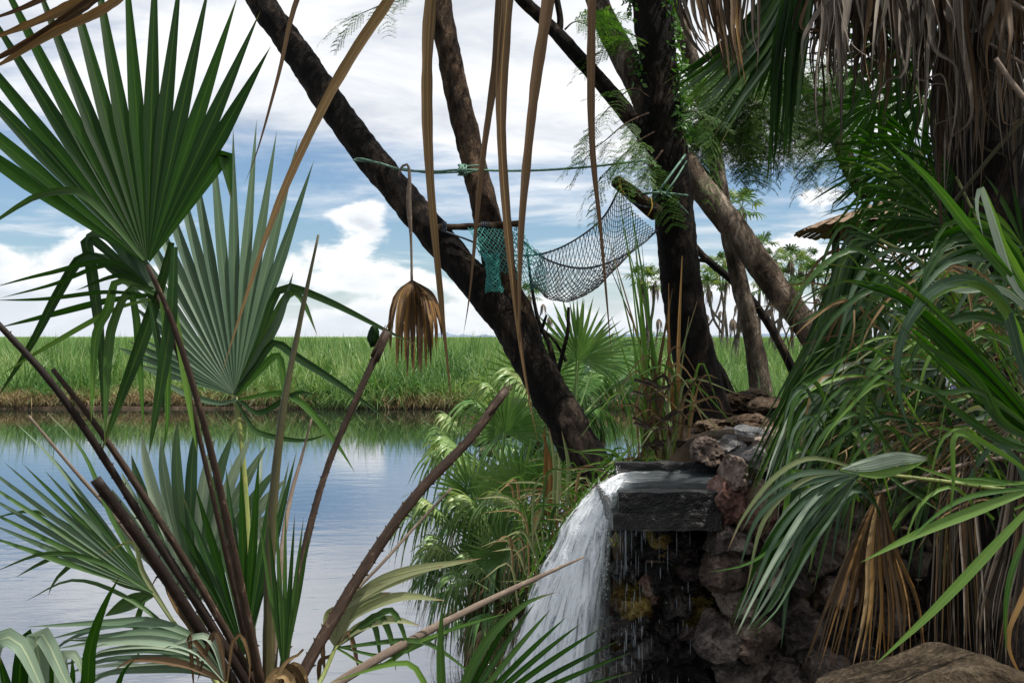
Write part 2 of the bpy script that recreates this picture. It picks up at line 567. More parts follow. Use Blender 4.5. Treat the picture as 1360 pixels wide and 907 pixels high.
M['concrete_wet'] = rockmat('concrete_wet', (0.004, 0.004, 0.004), (0.009, 0.009, 0.010), (0.022, 0.020, 0.019), 20.0, 0.30, 0.32, bstr=0.45)
M['rope_green'] = plainmat('rope_green', (0.05, 0.12, 0.085), (0.16, 0.27, 0.20), 0.6, 90)
M['rope_navy'] = plainmat('rope_navy', (0.015, 0.022, 0.032), (0.035, 0.05, 0.06), 0.6, 90)
M['net_grey'] = plainmat('net_grey', (0.05, 0.05, 0.047), (0.16, 0.15, 0.13), 0.7, 30)
M['net_teal'] = plainmat('net_teal', (0.02, 0.17, 0.15), (0.07, 0.32, 0.28), 0.55, 30)
M['rope_ochre'] = plainmat('rope_ochre', (0.25, 0.15, 0.02), (0.38, 0.25, 0.05), 0.7, 60)
M['thatch'] = plainmat('thatch', (0.12, 0.075, 0.045), (0.26, 0.18, 0.12), 0.9, 25)
M['foliage'] = bladesmat('foliage', [(0.1, (0.020, 0.062, 0.009)), (0.5, (0.050, 0.125, 0.016)), (0.9, (0.11, 0.20, 0.030))], (0.04, 0.09, 0.014), 0.5, 0.42, 1.2)
M['vine'] = bladesmat('vine', [(0.1, (0.02, 0.07, 0.012)), (0.5, (0.045, 0.13, 0.02)), (0.9, (0.10, 0.20, 0.03))], (0.03, 0.09, 0.02), 0.4, 0.35, 2.0)
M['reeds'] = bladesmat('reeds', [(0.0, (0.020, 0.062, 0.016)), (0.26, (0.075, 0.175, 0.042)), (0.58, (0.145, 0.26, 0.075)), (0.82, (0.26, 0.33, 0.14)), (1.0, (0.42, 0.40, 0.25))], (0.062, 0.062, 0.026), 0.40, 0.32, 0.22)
M['reeds_dry'] = bladesmat('reeds_dry', [(0.0, (0.05, 0.035, 0.018)), (0.3, (0.15, 0.10, 0.05)), (0.55, (0.30, 0.22, 0.115)), (0.75, (0.40, 0.32, 0.19)), (0.8, (0.09, 0.14, 0.035)), (1.0, (0.13, 0.19, 0.05))], (0.05, 0.035, 0.02), 0.75, 0.2, 0.9)
M['grass'] = bladesmat('grass', [(0.0, (0.05, 0.11, 0.018)), (0.4, (0.11, 0.18, 0.03)), (0.7, (0.22, 0.24, 0.06)), (1.0, (0.36, 0.28, 0.13))], (0.16, 0.14, 0.05), 0.55, 0.3, 0.9)
M['palm_far'] = bladesmat('palm_far', [(0.0, (0.03, 0.075, 0.018)), (0.5, (0.085, 0.15, 0.04)), (0.8, (0.22, 0.27, 0.08)), (1.0, (0.40, 0.36, 0.12))], (0.06, 0.11, 0.035), 0.45, 0.3, 0.4)
M['palm_far_dry'] = bladesmat('palm_far_dry', [(0.0, (0.06, 0.045, 0.035)), (0.6, (0.16, 0.125, 0.095)), (1.0, (0.26, 0.21, 0.16))], (0.10, 0.08, 0.06), 0.8, 0.1, 0.6)
M['palm_bank'] = bladesmat('palm_bank', [(0.0, (0.038, 0.105, 0.024)), (0.40, (0.090, 0.195, 0.050)), (0.72, (0.20, 0.31, 0.115)), (1.0, (0.40, 0.42, 0.20))], (0.10, 0.18, 0.06), 0.29, 0.28, 2.6)
M['palm_bank_dry'] = bladesmat('palm_bank_dry', [(0.0, (0.10, 0.06, 0.03)), (0.6, (0.24, 0.165, 0.09)), (1.0, (0.36, 0.28, 0.17))], (0.16, 0.11, 0.06), 0.8, 0.12, 1.5)

# ------------------------------------------------------------------ ground, water, hills

def sst(x, a, b):
    t = np.clip((x - a) / (b - a), 0, 1)
    return t * t * (3 - 2 * t)


def fbm(x, y, s=1.0, o=4):
    r = np.zeros_like(x)
    a = 1.0
    for k in range(o):
        ph = 1.7 * k
        r += a * (np.sin(x * s * 1.3 + 1.9 * np.sin(y * s * 0.9 + ph) + ph * 2.3) * np.sin(y * s * 1.1 + 1.4 * np.sin(x * s * 0.7 - ph) + ph))
        s *= 2.03; a *= 0.5
    return r


SHY = np.array([-50, 3.2, 3.6, 4.6, 5.0, 6.0, 7.0, 8.5, 10.0, 11.5, 13.0, 16.0, 24.0, 30.0, 33.0, 34.5])
SHX = np.array([2.0, 1.2, 0.45, 0.35, 0.0, -0.35, -0.65, -0.8, -0.6, 0.7, 1.6, 2.3, 3.3, 3.9, 3.2, -400.0])


def ground_z(x, y):
    # land on the right with the dam, and the marsh beyond the pond
    xs = np.interp(y, SHY, SHX) + 0.12 * fbm(x, y, 0.8)
    inland = x - xs
    far = sst(y, 33.0 + 0.5 * fbm(x * 0.3, y * 0.1, 1.0) + 0.012 * np.abs(x), 33.9 + 0.5 * fbm(x * 0.3, y * 0.1, 1.0) + 0.012 * np.abs(x))
    crestl = np.interp(y, [0, 5, 6.6, 7.4, 8.4, 9.5, 11.5, 33], [1.9, 1.9, 1.75, 1.25, 0.65, 0.35, 0.2, 0.06])
    crest = np.interp(y, [0, 4.3, 5, 6, 7, 9, 11, 13, 18, 30, 33], [1.9, 1.93, 1.9, 1.85, 1.75, 1.45, 1.1, 0.8, 0.5, 0.25, 0.06])
    bl = sst(x, 1.25, 1.95)
    crest = crestl * (1 - bl) + crest * bl
    wid = np.interp(y, [4.3, 5, 6, 7, 9, 11, 14, 33], [0.30, 1.0, 1.5, 1.9, 2.2, 1.6, 1.2, 1.0])
    land = -0.5 + (crest + 0.5) * sst(inland, -0.5, wid)
    front = sst(y, 4.42, 4.72)
    front2 = sst(y, 4.95, 5.15)
    fr = front * sst(x, 0.90, 1.05) + front2 * (1 - sst(x, 0.90, 1.05))
    land = -0.5 + (land + 0.5) * fr
    near = -0.5 + 1.4 * (1 - sst(y, 2.55, 3.3)) * np.ones_like(x)
    nearR = -0.5 + 1.55 * (1 - sst(y, 3.0, 3.9)) * sst(x, 0.9, 1.4)
    marsh = 0.09 + 0.04 * fbm(x * 0.1, y * 0.1, 1.0) + 0.22 * sst(y, 36, 60)
    z = np.maximum(np.maximum(land, near), nearR)
    z = z * (1 - far) + np.maximum(marsh, z * (y < 40)) * far
    # mound of earth and roots round the dark trunk
    z = z + 0.16 * np.exp(-(((x - 1.55) / 0.75) ** 2 + ((y - 6.9) / 0.8) ** 2))
    z = z + 0.03 * fbm(x, y, 2.1) * (z > -0.3)
    return z


def gz(x, y):
    return float(ground_z(np.array([x], float), np.array([y], float))[0])


def make_ground():
    t = np.linspace(-1, 1, 281)
    xs = 1.2 + 9.0 * t + 24 * t ** 3 + np.sign(t) * (np.abs(t) ** 7) * 6000
    ys = np.concatenate([np.linspace(-6, 14, 150), np.linspace(14.3, 31.5, 50), np.linspace(31.7, 38, 64), 38 * (9000 / 38) ** np.linspace(0.02, 1, 36)])
    X, Y = np.meshgrid(xs, ys)
    Z = ground_z(X.ravel(), Y.ravel())
    V = np.stack([X.ravel(), Y.ravel(), Z], 1)
    nx, ny = len(xs), len(ys)
    i = np.arange(nx - 1)[None, :] + nx * np.arange(ny - 1)[:, None]
    Q = np.stack([i, i + 1, i + 1 + nx, i + nx], -1).reshape(-1, 4)
    m, g, out = newmat('ground')
    geo = g.new('ShaderNodeNewGeometry').outputs['Position']
    gx, gy, gzz = g.sep(geo)
    n = g.noise(geo, 3.0, 8, 0.65)
    n2 = g.noise(geo, 0.12, 4, 0.6)
    soil = g.ramp(n, [(0.35, (0.016, 0.011, 0.007)), (0.55, (0.048, 0.034, 0.022)), (0.72, (0.10, 0.072, 0.048))])
    green = g.ramp(n2, [(0.3, (0.06, 0.115, 0.022)), (0.55, (0.10, 0.165, 0.035)), (0.75, (0.17, 0.19, 0.06))])
    base = g.mix(g.sstep(gy, 33.5, 37.0), soil, green)
    principled(g, out, base, 0.95, g.bump(n, 0.6, 0.05), 0.15)
    o = link('ground', np_mesh('ground', V, Q, None, m))
    setprops(o, kind='structure')


make_ground()


def make_water():
    m, g, out = newmat('pond_water')
    geo = g.new('ShaderNodeNewGeometry').outputs['Position']
    x, y, z = g.sep(geo)
    w1 = g.noise(g.comb(g.math('MULTIPLY', x, 0.8), g.math('MULTIPLY', y, 2.6), 0.0), 1.6, 3, 0.5, 0.4)
    w2 = g.noise(g.comb(g.math('MULTIPLY', x, 1.0), g.math('MULTIPLY', y, 2.0), 3.0), 8.0, 3, 0.55, 0.3)
    wide = g.noise(geo, 0.16, 3, 0.5)
    # rings running out from the waterfall
    dx = g.math('SUBTRACT', x, 0.0); dy = g.math('SUBTRACT', y, 4.6)
    rr = g.math('SQRT', g.math('ADD', g.math('MULTIPLY', dx, dx), g.math('MULTIPLY', dy, dy)))
    ring = g.math('MULTIPLY', g.math('SINE', g.math('MULTIPLY', g.math('ADD', rr, g.math('MULTIPLY', w1, 0.5)), 17.0)), g.sstep(rr, 9.0, 1.5))
    h = g.math('ADD', g.math('ADD', g.math('MULTIPLY', w1, 0.9), g.math('MULTIPLY', w2, 0.22)), g.math('MULTIPLY', ring, 0.14))
    calm = g.sstep(y, 27.0, 6.0)
    b = g.new('ShaderNodeBump')
    g.set(b, 'Height', h)
    g.set(b, 'Strength', g.math('ADD', g.math('MULTIPLY', calm, 0.105), 0.008))
    b.inputs['Distance'].default_value = 0.04
    gl = g.new('ShaderNodeBsdfGlossy'); gl.inputs['Roughness'].default_value = 0.03
    g.set(gl, 0, (0.93, 0.95, 1.0)); g.set(gl, 'Normal', b.outputs[0])
    df = g.new('ShaderNodeBsdfDiffuse'); g.set(df, 0, (0.016, 0.020, 0.014)); g.set(df, 'Normal', b.outputs[0])
    fr = g.new('ShaderNodeFresnel'); fr.inputs[0].default_value = 1.75; g.set(fr, 'Normal', b.outputs[0])
    mx = g.new('ShaderNodeMixShader')
    g.set(mx, 0, g.math('ADD', g.math('MULTIPLY', fr.outputs[0], 0.56), 0.38, clamp=True))
    g.l.new(df.outputs[0], mx.inputs[1]); g.l.new(gl.outputs[0], mx.inputs[2])
    g.l.new(mx.outputs[0], out.inputs[0])
    V = np.array([[-300, -5.9, 0], [60, -5.9, 0], [60, 60, 0], [-300, 60, 0]], float)
    o = link('water', np_mesh('water', V, np.array([[0, 1, 2, 3]]), None, m))
    setprops(o, kind='structure')


make_water()


def make_hills():
    m = plainmat('hill_haze', (0.13, 0.175, 0.24), (0.17, 0.215, 0.28), 1.0, 0.004, 0.0, 0.0)  # the blue of distance haze is put into the hill colour
    for (px0, px1, hpx, d, ph) in ((560, 660, 7, 5200, 0.3), (700, 900, 9, 5600, 1.1), (880, 1120, 6, 6000, 2.2)):
        mb = MB()
        n = 60
        vs, fs = [], []
        for i in range(n + 1):
            t = i / n
            px = px0 + (px1 - px0) * t
            prof = math.sin(math.pi * t) ** 0.7 * (0.55 + 0.3 * math.sin(7 * t + ph) + 0.15 * math.sin(23 * t + ph * 3) + 0.07 * math.sin(61 * t))
            top = max(prof, 0.02) * hpx
            a = P(px, HOR + 2, d - 400); b = P(px, HOR - top, d); c = P(px, HOR + 2, d + 400)
            vs += [a, a.lerp(b, 0.6) + Vector((0, 0, 1.0)), b, c]
        for i in range(n):
            for k in range(3):
                fs.append((4 * i + k, 4 * i + 4 + k, 4 * i + 5 + k, 4 * i + 1 + k))
        mb.add(vs, fs)
        o = mb.build('hills', m)
        setprops(o, kind='structure')


make_hills()

# ------------------------------------------------------------------ blades in bulk (reeds, grass)

def blades(name, x, y, z, h, w, lean, mat, nseg=4, bend=0.5, u=None, label=None, cat=None, parent=None, kind='stuff'):
    n = len(x)
    a = RNG.uniform(0, 2 * np.pi, n)
    f = RNG.uniform(0, np.pi, n)
    u = RNG.uniform(0, 1, n) if u is None else u
    V = np.zeros((n, nseg + 1, 2, 3)); UV = np.zeros((n, nseg + 1, 2, 2))
    for k in range(nseg + 1):
        t = k / nseg
        off = lean * h * (t * (1 - bend) + bend * t * t)
        up = h * t * np.sqrt(np.clip(1 - (lean * t * 0.75) ** 2, 0.05, 1))
        if isinstance(bend, float) and bend > 0.8:
            up = up - h * lean * 0.45 * t ** 3
        ww = w * (1 - t ** 1.7) * 0.5 + 0.0006
        cx = x + np.cos(a) * off; cy = y + np.sin(a) * off; cz = z + up
        sx, sy = np.cos(f) * ww, np.sin(f) * ww
        V[:, k, 0] = np.stack([cx - sx, cy - sy, cz], 1)
        V[:, k, 1] = np.stack([cx + sx, cy + sy, cz], 1)
        UV[:, k, :, 0] = u[:, None]; UV[:, k, :, 1] = t
    b = (np.arange(n) * (nseg + 1) * 2)[:, None] + 2 * np.arange(nseg)[None, :]
    Q = np.stack([b, b + 1, b + 3, b + 2], -1).reshape(-1, 4)
    o = link(name, np_mesh(name, V.reshape(-1, 3), Q, UV.reshape(-1, 2), mat), parent)
    setprops(o, label, cat, None, kind)
    return o


def make_marsh():
    def place(n, y0, y1, pw, xm):
        s = RNG.uniform(0, 1, n) ** pw
        y = y0 + (y1 - y0) * s
        x = RNG.uniform(-1, 1, n) * (xm * y + 1.0)
        return x, y
    def shore(x): return 33.35 + 0.5 * fbm(x * 0.3, x * 0 + 3.3, 1.0) + 0.012 * np.abs(x)
    # reeds from the waterline back: low and arching in front, tall behind
    n = 52000
    x = RNG.uniform(-24, 14, n); dy = 10.5 * RNG.uniform(0, 1, n) ** 1.7 - 0.05
    y = shore(x) + dy
    ok = (x < 0.60 * y * 0.56 + 3)
    x, y, dy = x[ok], y[ok], dy[ok]
    clump = 1.0 + 0.45 * fbm(x, y, 0.6, 3) + 0.40 * fbm(x, y, 2.1, 2)
    h = np.clip(RNG.normal(1.0, 0.2, len(x)), 0.4, 1.6) * np.clip(clump, 0.45, 1.5) * np.interp(dy, [0, 0.6, 2.0, 5, 11], [0.55, 0.95, 1.45, 1.75, 1.9])
    h = np.clip(h, 0.25, 2.25)
    u = np.clip(RNG.uniform(-0.15, 1.15, len(x)) * 0.9 + 0.42 * fbm(x, y, 0.8, 3) + 0.15, 0, 1)
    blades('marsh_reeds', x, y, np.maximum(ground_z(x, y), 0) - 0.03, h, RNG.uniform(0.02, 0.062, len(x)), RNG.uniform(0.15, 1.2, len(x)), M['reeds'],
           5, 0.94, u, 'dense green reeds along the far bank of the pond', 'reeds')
    x, y = place(42000, 45, 130, 1.5, 0.56)
    h = np.clip(RNG.normal(1.55, 0.25, len(x)) * (1 + 0.22 * fbm(x, y, 0.3, 3)), 0.7, 2.35)
    blades('marsh_reeds', x, y, ground_z(x, y), h, RNG.uniform(0.04, 0.11, len(x)), RNG.uniform(0.05, 0.7, len(x)), M['reeds'],
           3, 0.6, None, 'wide field of yellow green reeds reaching to the horizon', 'reeds')
    x, y = place(30000, 120, 700, 1.6, 0.56)
    h = np.clip(RNG.normal(1.7, 0.3, len(x)), 0.8, 2.4)
    blades('marsh_reeds', x, y, ground_z(x, y), h, RNG.uniform(0.12, 0.5, len(x)), RNG.uniform(0.02, 0.3, len(x)), M['reeds'],
           2, 0.6, RNG.uniform(0.3, 1.1, len(x)), 'far pale reeds at the foot of the sky', 'reeds')
    # taller darker clumps, and dead patches, standing out of the bed
    cx = RNG.uniform(-22, 12, 150); cd = 0.4 + 16 * RNG.uniform(0, 1, 150) ** 1.6
    per = 120
    k = np.repeat(np.arange(150), per)
    x = cx[k] + RNG.normal(0, 0.38, len(k)); y = shore(cx[k]) + np.maximum(cd[k] + RNG.normal(0, 0.35, len(k)), 0.15)
    hc = (RNG.uniform(1.1, 1.75, 150) * np.interp(cd, [0, 3, 12], [0.75, 1.15, 1.5]))[k]
    uc = RNG.choice([-0.25, -0.15, 0.0, 0.6, 1.0], 150)[k]
    blades('reed_clumps', x, y, np.maximum(ground_z(x, y), 0) - 0.03, np.clip(hc * RNG.normal(1, 0.13, len(k)), 0.3, 2.7), RNG.uniform(0.03, 0.08, len(k)), RNG.uniform(0.1, 0.95, len(k)), M['reeds'], 5, 0.93,
           np.clip(uc + RNG.uniform(-0.08, 0.08, len(k)), 0, 1), 'taller shaggy clumps of dark and straw reeds along the far bank', 'reeds')
    n = 1500
    y = 35 + 30 * RNG.uniform(0, 1, n) ** 1.5
    x = RNG.uniform(-0.56, 0.36, n) * y
    blades('seed_stems', x, y, ground_z(x, y), np.clip(RNG.normal(2.25, 0.18, n), 1.7, 2.75), RNG.uniform(0.02, 0.05, n), RNG.uniform(0.02, 0.35, n), M['reeds'], 4, 0.8, np.clip(RNG.uniform(0.4, 1.2, n), 0, 1), 'taller pale seed stems rising out of the reed bed', 'reeds')
    # dry fringe leaning over the water
    n = 34000
    x = RNG.uniform(-23, 9, n)
    dy = RNG.uniform(-0.25, 1.3, n)
    y = shore(x) + dy
    ok = (0.55 + 0.75 * fbm(x, y * 0.2, 0.38, 3) + RNG.uniform(-0.5, 0.5, n)) > 0.1
    x, y, dy = x[ok], y[ok], dy[ok]
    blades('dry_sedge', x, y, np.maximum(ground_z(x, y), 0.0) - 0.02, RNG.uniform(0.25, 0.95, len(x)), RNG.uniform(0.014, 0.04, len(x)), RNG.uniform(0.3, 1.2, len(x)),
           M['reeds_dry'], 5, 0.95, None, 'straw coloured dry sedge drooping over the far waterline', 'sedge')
    # grass on the right beyond the dam
    n = 14000
    y = 8.0 + 25 * RNG.uniform(0, 1, n) ** 1.3
    x = 0.10 * y + RNG.uniform(0, 1, n) * 0.42 * y
    ok = ground_z(x, y) > 0.15
    x, y = x[ok], y[ok]
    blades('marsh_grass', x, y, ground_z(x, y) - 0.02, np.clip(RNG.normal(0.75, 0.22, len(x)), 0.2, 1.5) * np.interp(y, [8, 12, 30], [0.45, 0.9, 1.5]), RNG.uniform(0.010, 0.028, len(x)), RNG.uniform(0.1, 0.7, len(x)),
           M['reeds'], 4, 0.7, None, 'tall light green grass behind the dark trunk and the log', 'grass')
    # tangled grass on the near bank round the foot of the leaning tree
    n = 9000
    y = RNG.uniform(4.7, 11.5, n)
    x = RNG.uniform(-1.0, 2.6, n)
    zz = ground_z(x, y)
    ok = (zz > 0.05) & ((x > 0.35) | (y > 5.3)) & (fbm(x, y, 1.6, 3) + RNG.uniform(-0.8, 0.8, n) > -0.35) & ~((x > 0.85) & (y < 7.6))
    x, y, zz = x[ok], y[ok], zz[ok]
    near = np.exp(-((x - 0.42) / 0.45) ** 2) * (y < 6.6)
    blades('bank_grass', x, y, zz - 0.02, np.clip(RNG.normal(0.34, 0.14, len(x)), 0.1, 0.9) * (1 - 0.6 * near), RNG.uniform(0.004, 0.011, len(x)), RNG.uniform(0.2, 1.1, len(x)),
           M['grass'], 5, 0.9, None, 'tangled yellow green grass on the bank round the leaning tree', 'grass')


make_marsh()

# ------------------------------------------------------------------ trees

def trunk_path(spec):
    """spec rows: px, py, depth, width px -> points and radii"""
    pts = [P(a, b, d) for a, b, d, w in spec]
    rad = [w * d / F / 2 for a, b, d, w in spec]
    return pts, rad


def limb(parent, name, spec, mat, n=60, sides=20, rough=0.07, rs=7.0, seed=0.0):
    pts, rad = trunk_path(spec)
    # radii at equal arc length
    cum = [0]
    for a, b in zip(pts, pts[1:]): cum.append(cum[-1] + (b - a).length)
    rr = [float(np.interp(cum[-1] * i / (n - 1), cum, rad)) for i in range(n)]
    mb = MB()
    tube(mb, pts, rr, n, sides, rough, rs, seed=seed)
    return mb.build(name, mat, parent)


def spray_mesh(name, L=0.34, pairs=9, seed=1, droop=0.25):
    rd = random.Random(seed)
    vs, fs, uv = [], [], []

    def quad(c, d, n, l, w, u):
        s = d.cross(n).normalized() * w / 2
        b = len(vs)
        vs.extend([c, c + d * l * 0.5 + s, c + d * l, c + d * l * 0.5 - s])
        fs.append((b, b + 1, b + 2, b + 3)); uv.extend([(u, 0.6)] * 4)

    def pos(t): return Vector((L * t, 0.03 * math.sin(3 * t + seed), -droop * L * t * t))
    for i in range(24):
        a, b = pos(i / 24), pos((i + 1) / 24)
        k = len(vs)
        vs.extend([a + Vector((0, 0.0012, 0)), a - Vector((0, 0.0012, 0)), b - Vector((0, 0.0012, 0)), b + Vector((0, 0.0012, 0))])
        fs.append((k, k + 1, k + 2, k + 3)); uv.extend([(0.9, 0.1)] * 4)
    for i in range(pairs):
        t = 0.12 + 0.88 * i / (pairs - 1)
        c = pos(t)
        for sgn in (-1, 1):
            ln = L * 0.30 * (1 - 0.45 * abs(t - 0.45)) * rd.uniform(0.8, 1.15)
            d = Vector((0.55, sgn * 0.8, rd.uniform(-0.35, 0.15))).normalized()
            m = 11
            u = rd.uniform(0, 1)
            for j in range(m):
                q = c + d * (ln * (j + 0.5) / m) + Vector((0, 0, -0.25 * ln * ((j + 0.5) / m) ** 2))
                for s2 in (-1, 1):
                    dd = (d * 0.45 + Vector((-d.y, d.x, 0)) * s2 * 0.9 + Vector((0, 0, rd.uniform(-0.3, 0.2)))).normalized()
                    quad(q, dd, Vector((0, 0, 1)), ln * 0.21, ln * 0.085, min(1, max(0, u + rd.uniform(-.15, .15))))
    mb = MB(); mb.add(vs, fs, uv)
    return mb.mesh(name, M['foliage'], False)


SPRAYS = [spray_mesh('leaf_spray', 0.34 + 0.05 * k, 8 + k, k + 1, 0.2 + 0.12 * k) for k in range(4)]


def spray(parent, loc, yaw, pitch, roll=0.0, s=1.0):
    o = bpy.data.objects.new('leaf_spray', random.choice(SPRAYS))
    col.objects.link(o)
    o.location = loc
    o.rotation_euler = (roll, pitch, yaw)
    o.scale = (s, s, s)
    attach(o, parent)
    return o


def twig_spray(parent, pts_px, n, wpx=3, mat=None, s=1.0, side=0.9):
    """a thin twig through image points, with feathery sprays along it"""
    pts = [P(*p) for p in pts_px]
    mb = MB()
    tube(mb, pts, [wpx * pts_px[0][2] / F / 2, 0.0015], 14, 5)
    mb.build('twig', mat or M['bark_brown'], parent)
    q = catmull(pts, max(n, 3))
    for i in range(1, len(q)):
        d = (q[i] - q[i - 1]).normalized()
        yaw = math.atan2(d.y, d.x)
        for sg in ((-1, 1) if i < len(q) - 1 else (0,)):
            spray(parent, q[i], yaw + sg * side * random.uniform(0.5, 1.1), random.uniform(0.0, 0.5) - math.asin(max(-1, min(1, d.z))) * 0.6, random.uniform(-0.5, 0.5), s * random.uniform(0.75, 1.15))


def crown_mesh(centres, rads, n, name='crown', size=(0.02, 0.05)):
    """many small leaf faces in loose clumps"""
    per = n // len(centres)
    C, U = [], []
    for c, r in zip(centres, rads):
        k = 26
        sub = RNG.normal(0, 1, (k, 3)); sub /= np.linalg.norm(sub, axis=1)[:, None]
        sub = sub * (RNG.uniform(0.25, 1, (k, 1)) ** 0.5) * np.array(r)
        pick = RNG.integers(0, k, per)
        C.append(np.array(c) + sub[pick] + RNG.normal(0, 1, (per, 3)) * np.array(r) * 0.16)
        U.append(RNG.uniform(0, 1, k)[pick])
    C = np.concatenate(C); U = np.concatenate(U)
    m = len(C)
    a = RNG.normal(0, 1, (m, 3)); a[:, 2] *= 0.5; a /= np.linalg.norm(a, axis=1)[:, None]
    b = np.cross(a, RNG.normal(0, 1, (m, 3))); b /= np.linalg.norm(b, axis=1)[:, None]
    l = RNG.uniform(size[0], size[1], (m, 1)); w = l * 0.35
    V = np.stack([C, C + a * l * 0.5 + b * w, C + a * l, C + a * l * 0.5 - b * w], 1).reshape(-1, 3)
    Q = np.arange(4 * m).reshape(-1, 4)
    UV = np.stack([np.repeat(np.clip(U + RNG.uniform(-.2, .2, m), 0, 1), 4), np.full(4 * m, 0.7)], 1)
    return V, Q, UV


def make_trees():
    # ---- forked leaning tree
    z0 = gz(0.55, 6.25)
    T = empty('leaning_tree', (0.55, 6.25, z0), 'dark forked tree leaning left over the pond with the net and rope tied to it', 'tree')
    limb(T, 'trunk', [(842, 720, 6.1, 90), (808, 665, 6.15, 74), (786, 625, 6.2, 59), (752, 562, 6.25, 52), (712, 490, 6.3, 50), (672, 425, 6.35, 48), (630, 375, 6.4, 45),
                      (584, 320, 6.5, 43), (532, 258, 6.6, 41), (455, 160, 6.75, 40), (398, 75, 6.9, 38), (348, 5, 7.0, 34), (300, -75, 7.1, 32), (240, -180, 7.2, 29)],
         M['bark_black'], 190, 32, 0.13, 7.0, 1.0)
    limb(T, 'limb', [(704, 480, 6.35, 46), (690, 430, 6.4, 48), (672, 385, 6.45, 43), (652, 310, 6.5, 37), (629, 215, 6.6, 34), (604, 110, 6.7, 32), (583, 0, 6.8, 30), (570, -90, 6.9, 28), (566, -200, 7.0, 24)],
         M['bark_brown'], 130, 24, 0.11, 8.0, 4.0)
    V, Q, UV = crown_mesh([(-1.8, 7.6, 6.6), (-0.6, 7.2, 7.2), (-2.6, 7.5, 7.4)], [(1.0, 1.0, 0.6)] * 3, 9000)
    link('crown', np_mesh('crown', V, Q, UV, M['foliage'], False), T)
    twig_spray(T, [(590, -20, 6.6), (540, -6, 6.5), (490, 14, 6.4), (452, 32, 6.4)], 5, 3, None, 0.7)
    # ---- dark upright trunk with the limbs on its left
    xb, yb = (935 - 680) * 6.5 / F, 6.5
    A = empty('acacia_tree', (xb, yb, gz(xb, yb)), 'thick dark upright trunk wrapped in creeper standing beside the stone spout', 'tree')
    limb(A, 'trunk', [(946, 640, 6.5, 120), (943, 600, 6.5, 92), (939, 565, 6.5, 72), (928, 505, 6.5, 60), (913, 430, 6.5, 54), (902, 350, 6.5, 53), (893, 260, 6.5, 53),
                      (884, 180, 6.5, 51), (875, 90, 6.5, 50), (866, 0, 6.5, 53), (858, -90, 6.55, 48), (850, -220, 6.6, 42)],
         M['bark_black'], 170, 30, 0.085, 6.5, 7.0)
    limb(A, 'limb', [(872, 195, 6.5, 26), (845, 165, 6.45, 24), (800, 112, 6.4, 22), (758, 65, 6.3, 20), (730, 35, 6.3, 18), (690, -4, 6.2, 17), (630, -70, 6.1, 14)], M['bark_black'], 50, 12, 0.08, 12.0, 2.0)
    limb(A, 'limb', [(876, 170, 6.55, 42), (852, 118, 6.6, 38), (820, 60, 6.7, 34), (796, 10, 6.8, 30), (775, -50, 6.9, 26)], M['bark_grey'], 40, 14, 0.07, 9.0, 3.0)
    limb(A, 'limb', [(742, 46, 6.3, 10), (744, 25, 6.3, 9), (738, -15, 6.3, 8), (740, -70, 6.3, 6)], M['bark_black'], 20, 8, 0.08, 12.0, 3.0)
    V, Q, UV = crown_mesh([(-0.2, 6.0, 6.3), (0.9, 7.6, 7.0), (3.6, 6.0, 6.9)],  # unseen crown above the frame, clumps placed for the shade they cast
                          [(0.85, 0.7, 0.5)] * 3, 15000)
    link('crown', np_mesh('crown', V, Q, UV, M['foliage'], False), A)
    for pts in ([(862, 150, 6.4), (830, 165, 6.2), (800, 190, 6.1), (775, 205, 6.0)],
                [(870, 175, 6.4), (845, 190, 6.2), (820, 215, 6.1), (795, 238, 6.1)],
                [(862, 130, 6.4), (840, 118, 6.3), (812, 140, 6.2), (790, 165, 6.1)],
                [(880, 200, 6.3), (862, 225, 6.2), (850, 245, 6.2)],
                [(750, 40, 6.2), (762, 30, 6.2), (780, 28, 6.2)],
                [(860, 60, 6.4), (836, 45, 6.3), (815, 48, 6.3)],
                [(905, 150, 6.4), (925, 150, 6.3), (940, 172, 6.2)]):
        twig_spray(A, pts, 4, 3, None, 0.75)
    # creeper on the trunk
    n = 1500
    t = RNG.uniform(0, 1, n) ** 1.15
    an = RNG.uniform(0.9, 1.9 * np.pi, n)
    py = -40 + 235 * t
    cx = np.interp(py, [-40, 90, 180], [862, 875, 884])
    rad = 27 * 6.5 / F * RNG.uniform(1.0, 1.3, n)
    cxw = (cx - 680) * 6.5 / F
    X = cxw - np.sin(an) * rad * 1.05; Yy = 6.5 + np.cos(an) * rad * -1.0; Z = HC - (py - HOR) * 6.5 / F
    keep = fbm(X * 6, Z * 5, 1.0, 3) + RNG.uniform(-0.5, 0.5, n) > -0.15
    C = np.stack([X, Yy, Z], 1)[keep]; m = len(C)
    a = RNG.normal(0, 1, (m, 3)); a[:, 2] -= 0.6; a /= np.linalg.norm(a, axis=1)[:, None]
    b = np.cross(a, RNG.normal(0, 1, (m, 3))); b /= np.linalg.norm(b, axis=1)[:, None]
    l = RNG.uniform(0.025, 0.055, (m, 1)); w = l * 0.32
    V = np.stack([C, C + a * l * 0.45 + b * w, C + a * l, C + a * l * 0.45 - b * w], 1).reshape(-1, 3)
    UV = np.stack([np.repeat(RNG.uniform(0, 1, m), 4), np.full(4 * m, 0.7)], 1)
    o = link('creeper', np_mesh('creeper', V, np.arange(4 * m).reshape(-1, 4), UV, M['vine'], False))
    setprops(o, 'small leaved green creeper climbing the upper part of the dark trunk', 'creeper')
    # ---- slender crooked tree behind the log
    xb, yb = (1010 - 680) * 9.0 / F, 9.0
    S = empty('slender_tree', (xb, yb, gz(xb, yb)), 'slender crooked grey tree standing in grass behind the leaning log', 'tree')
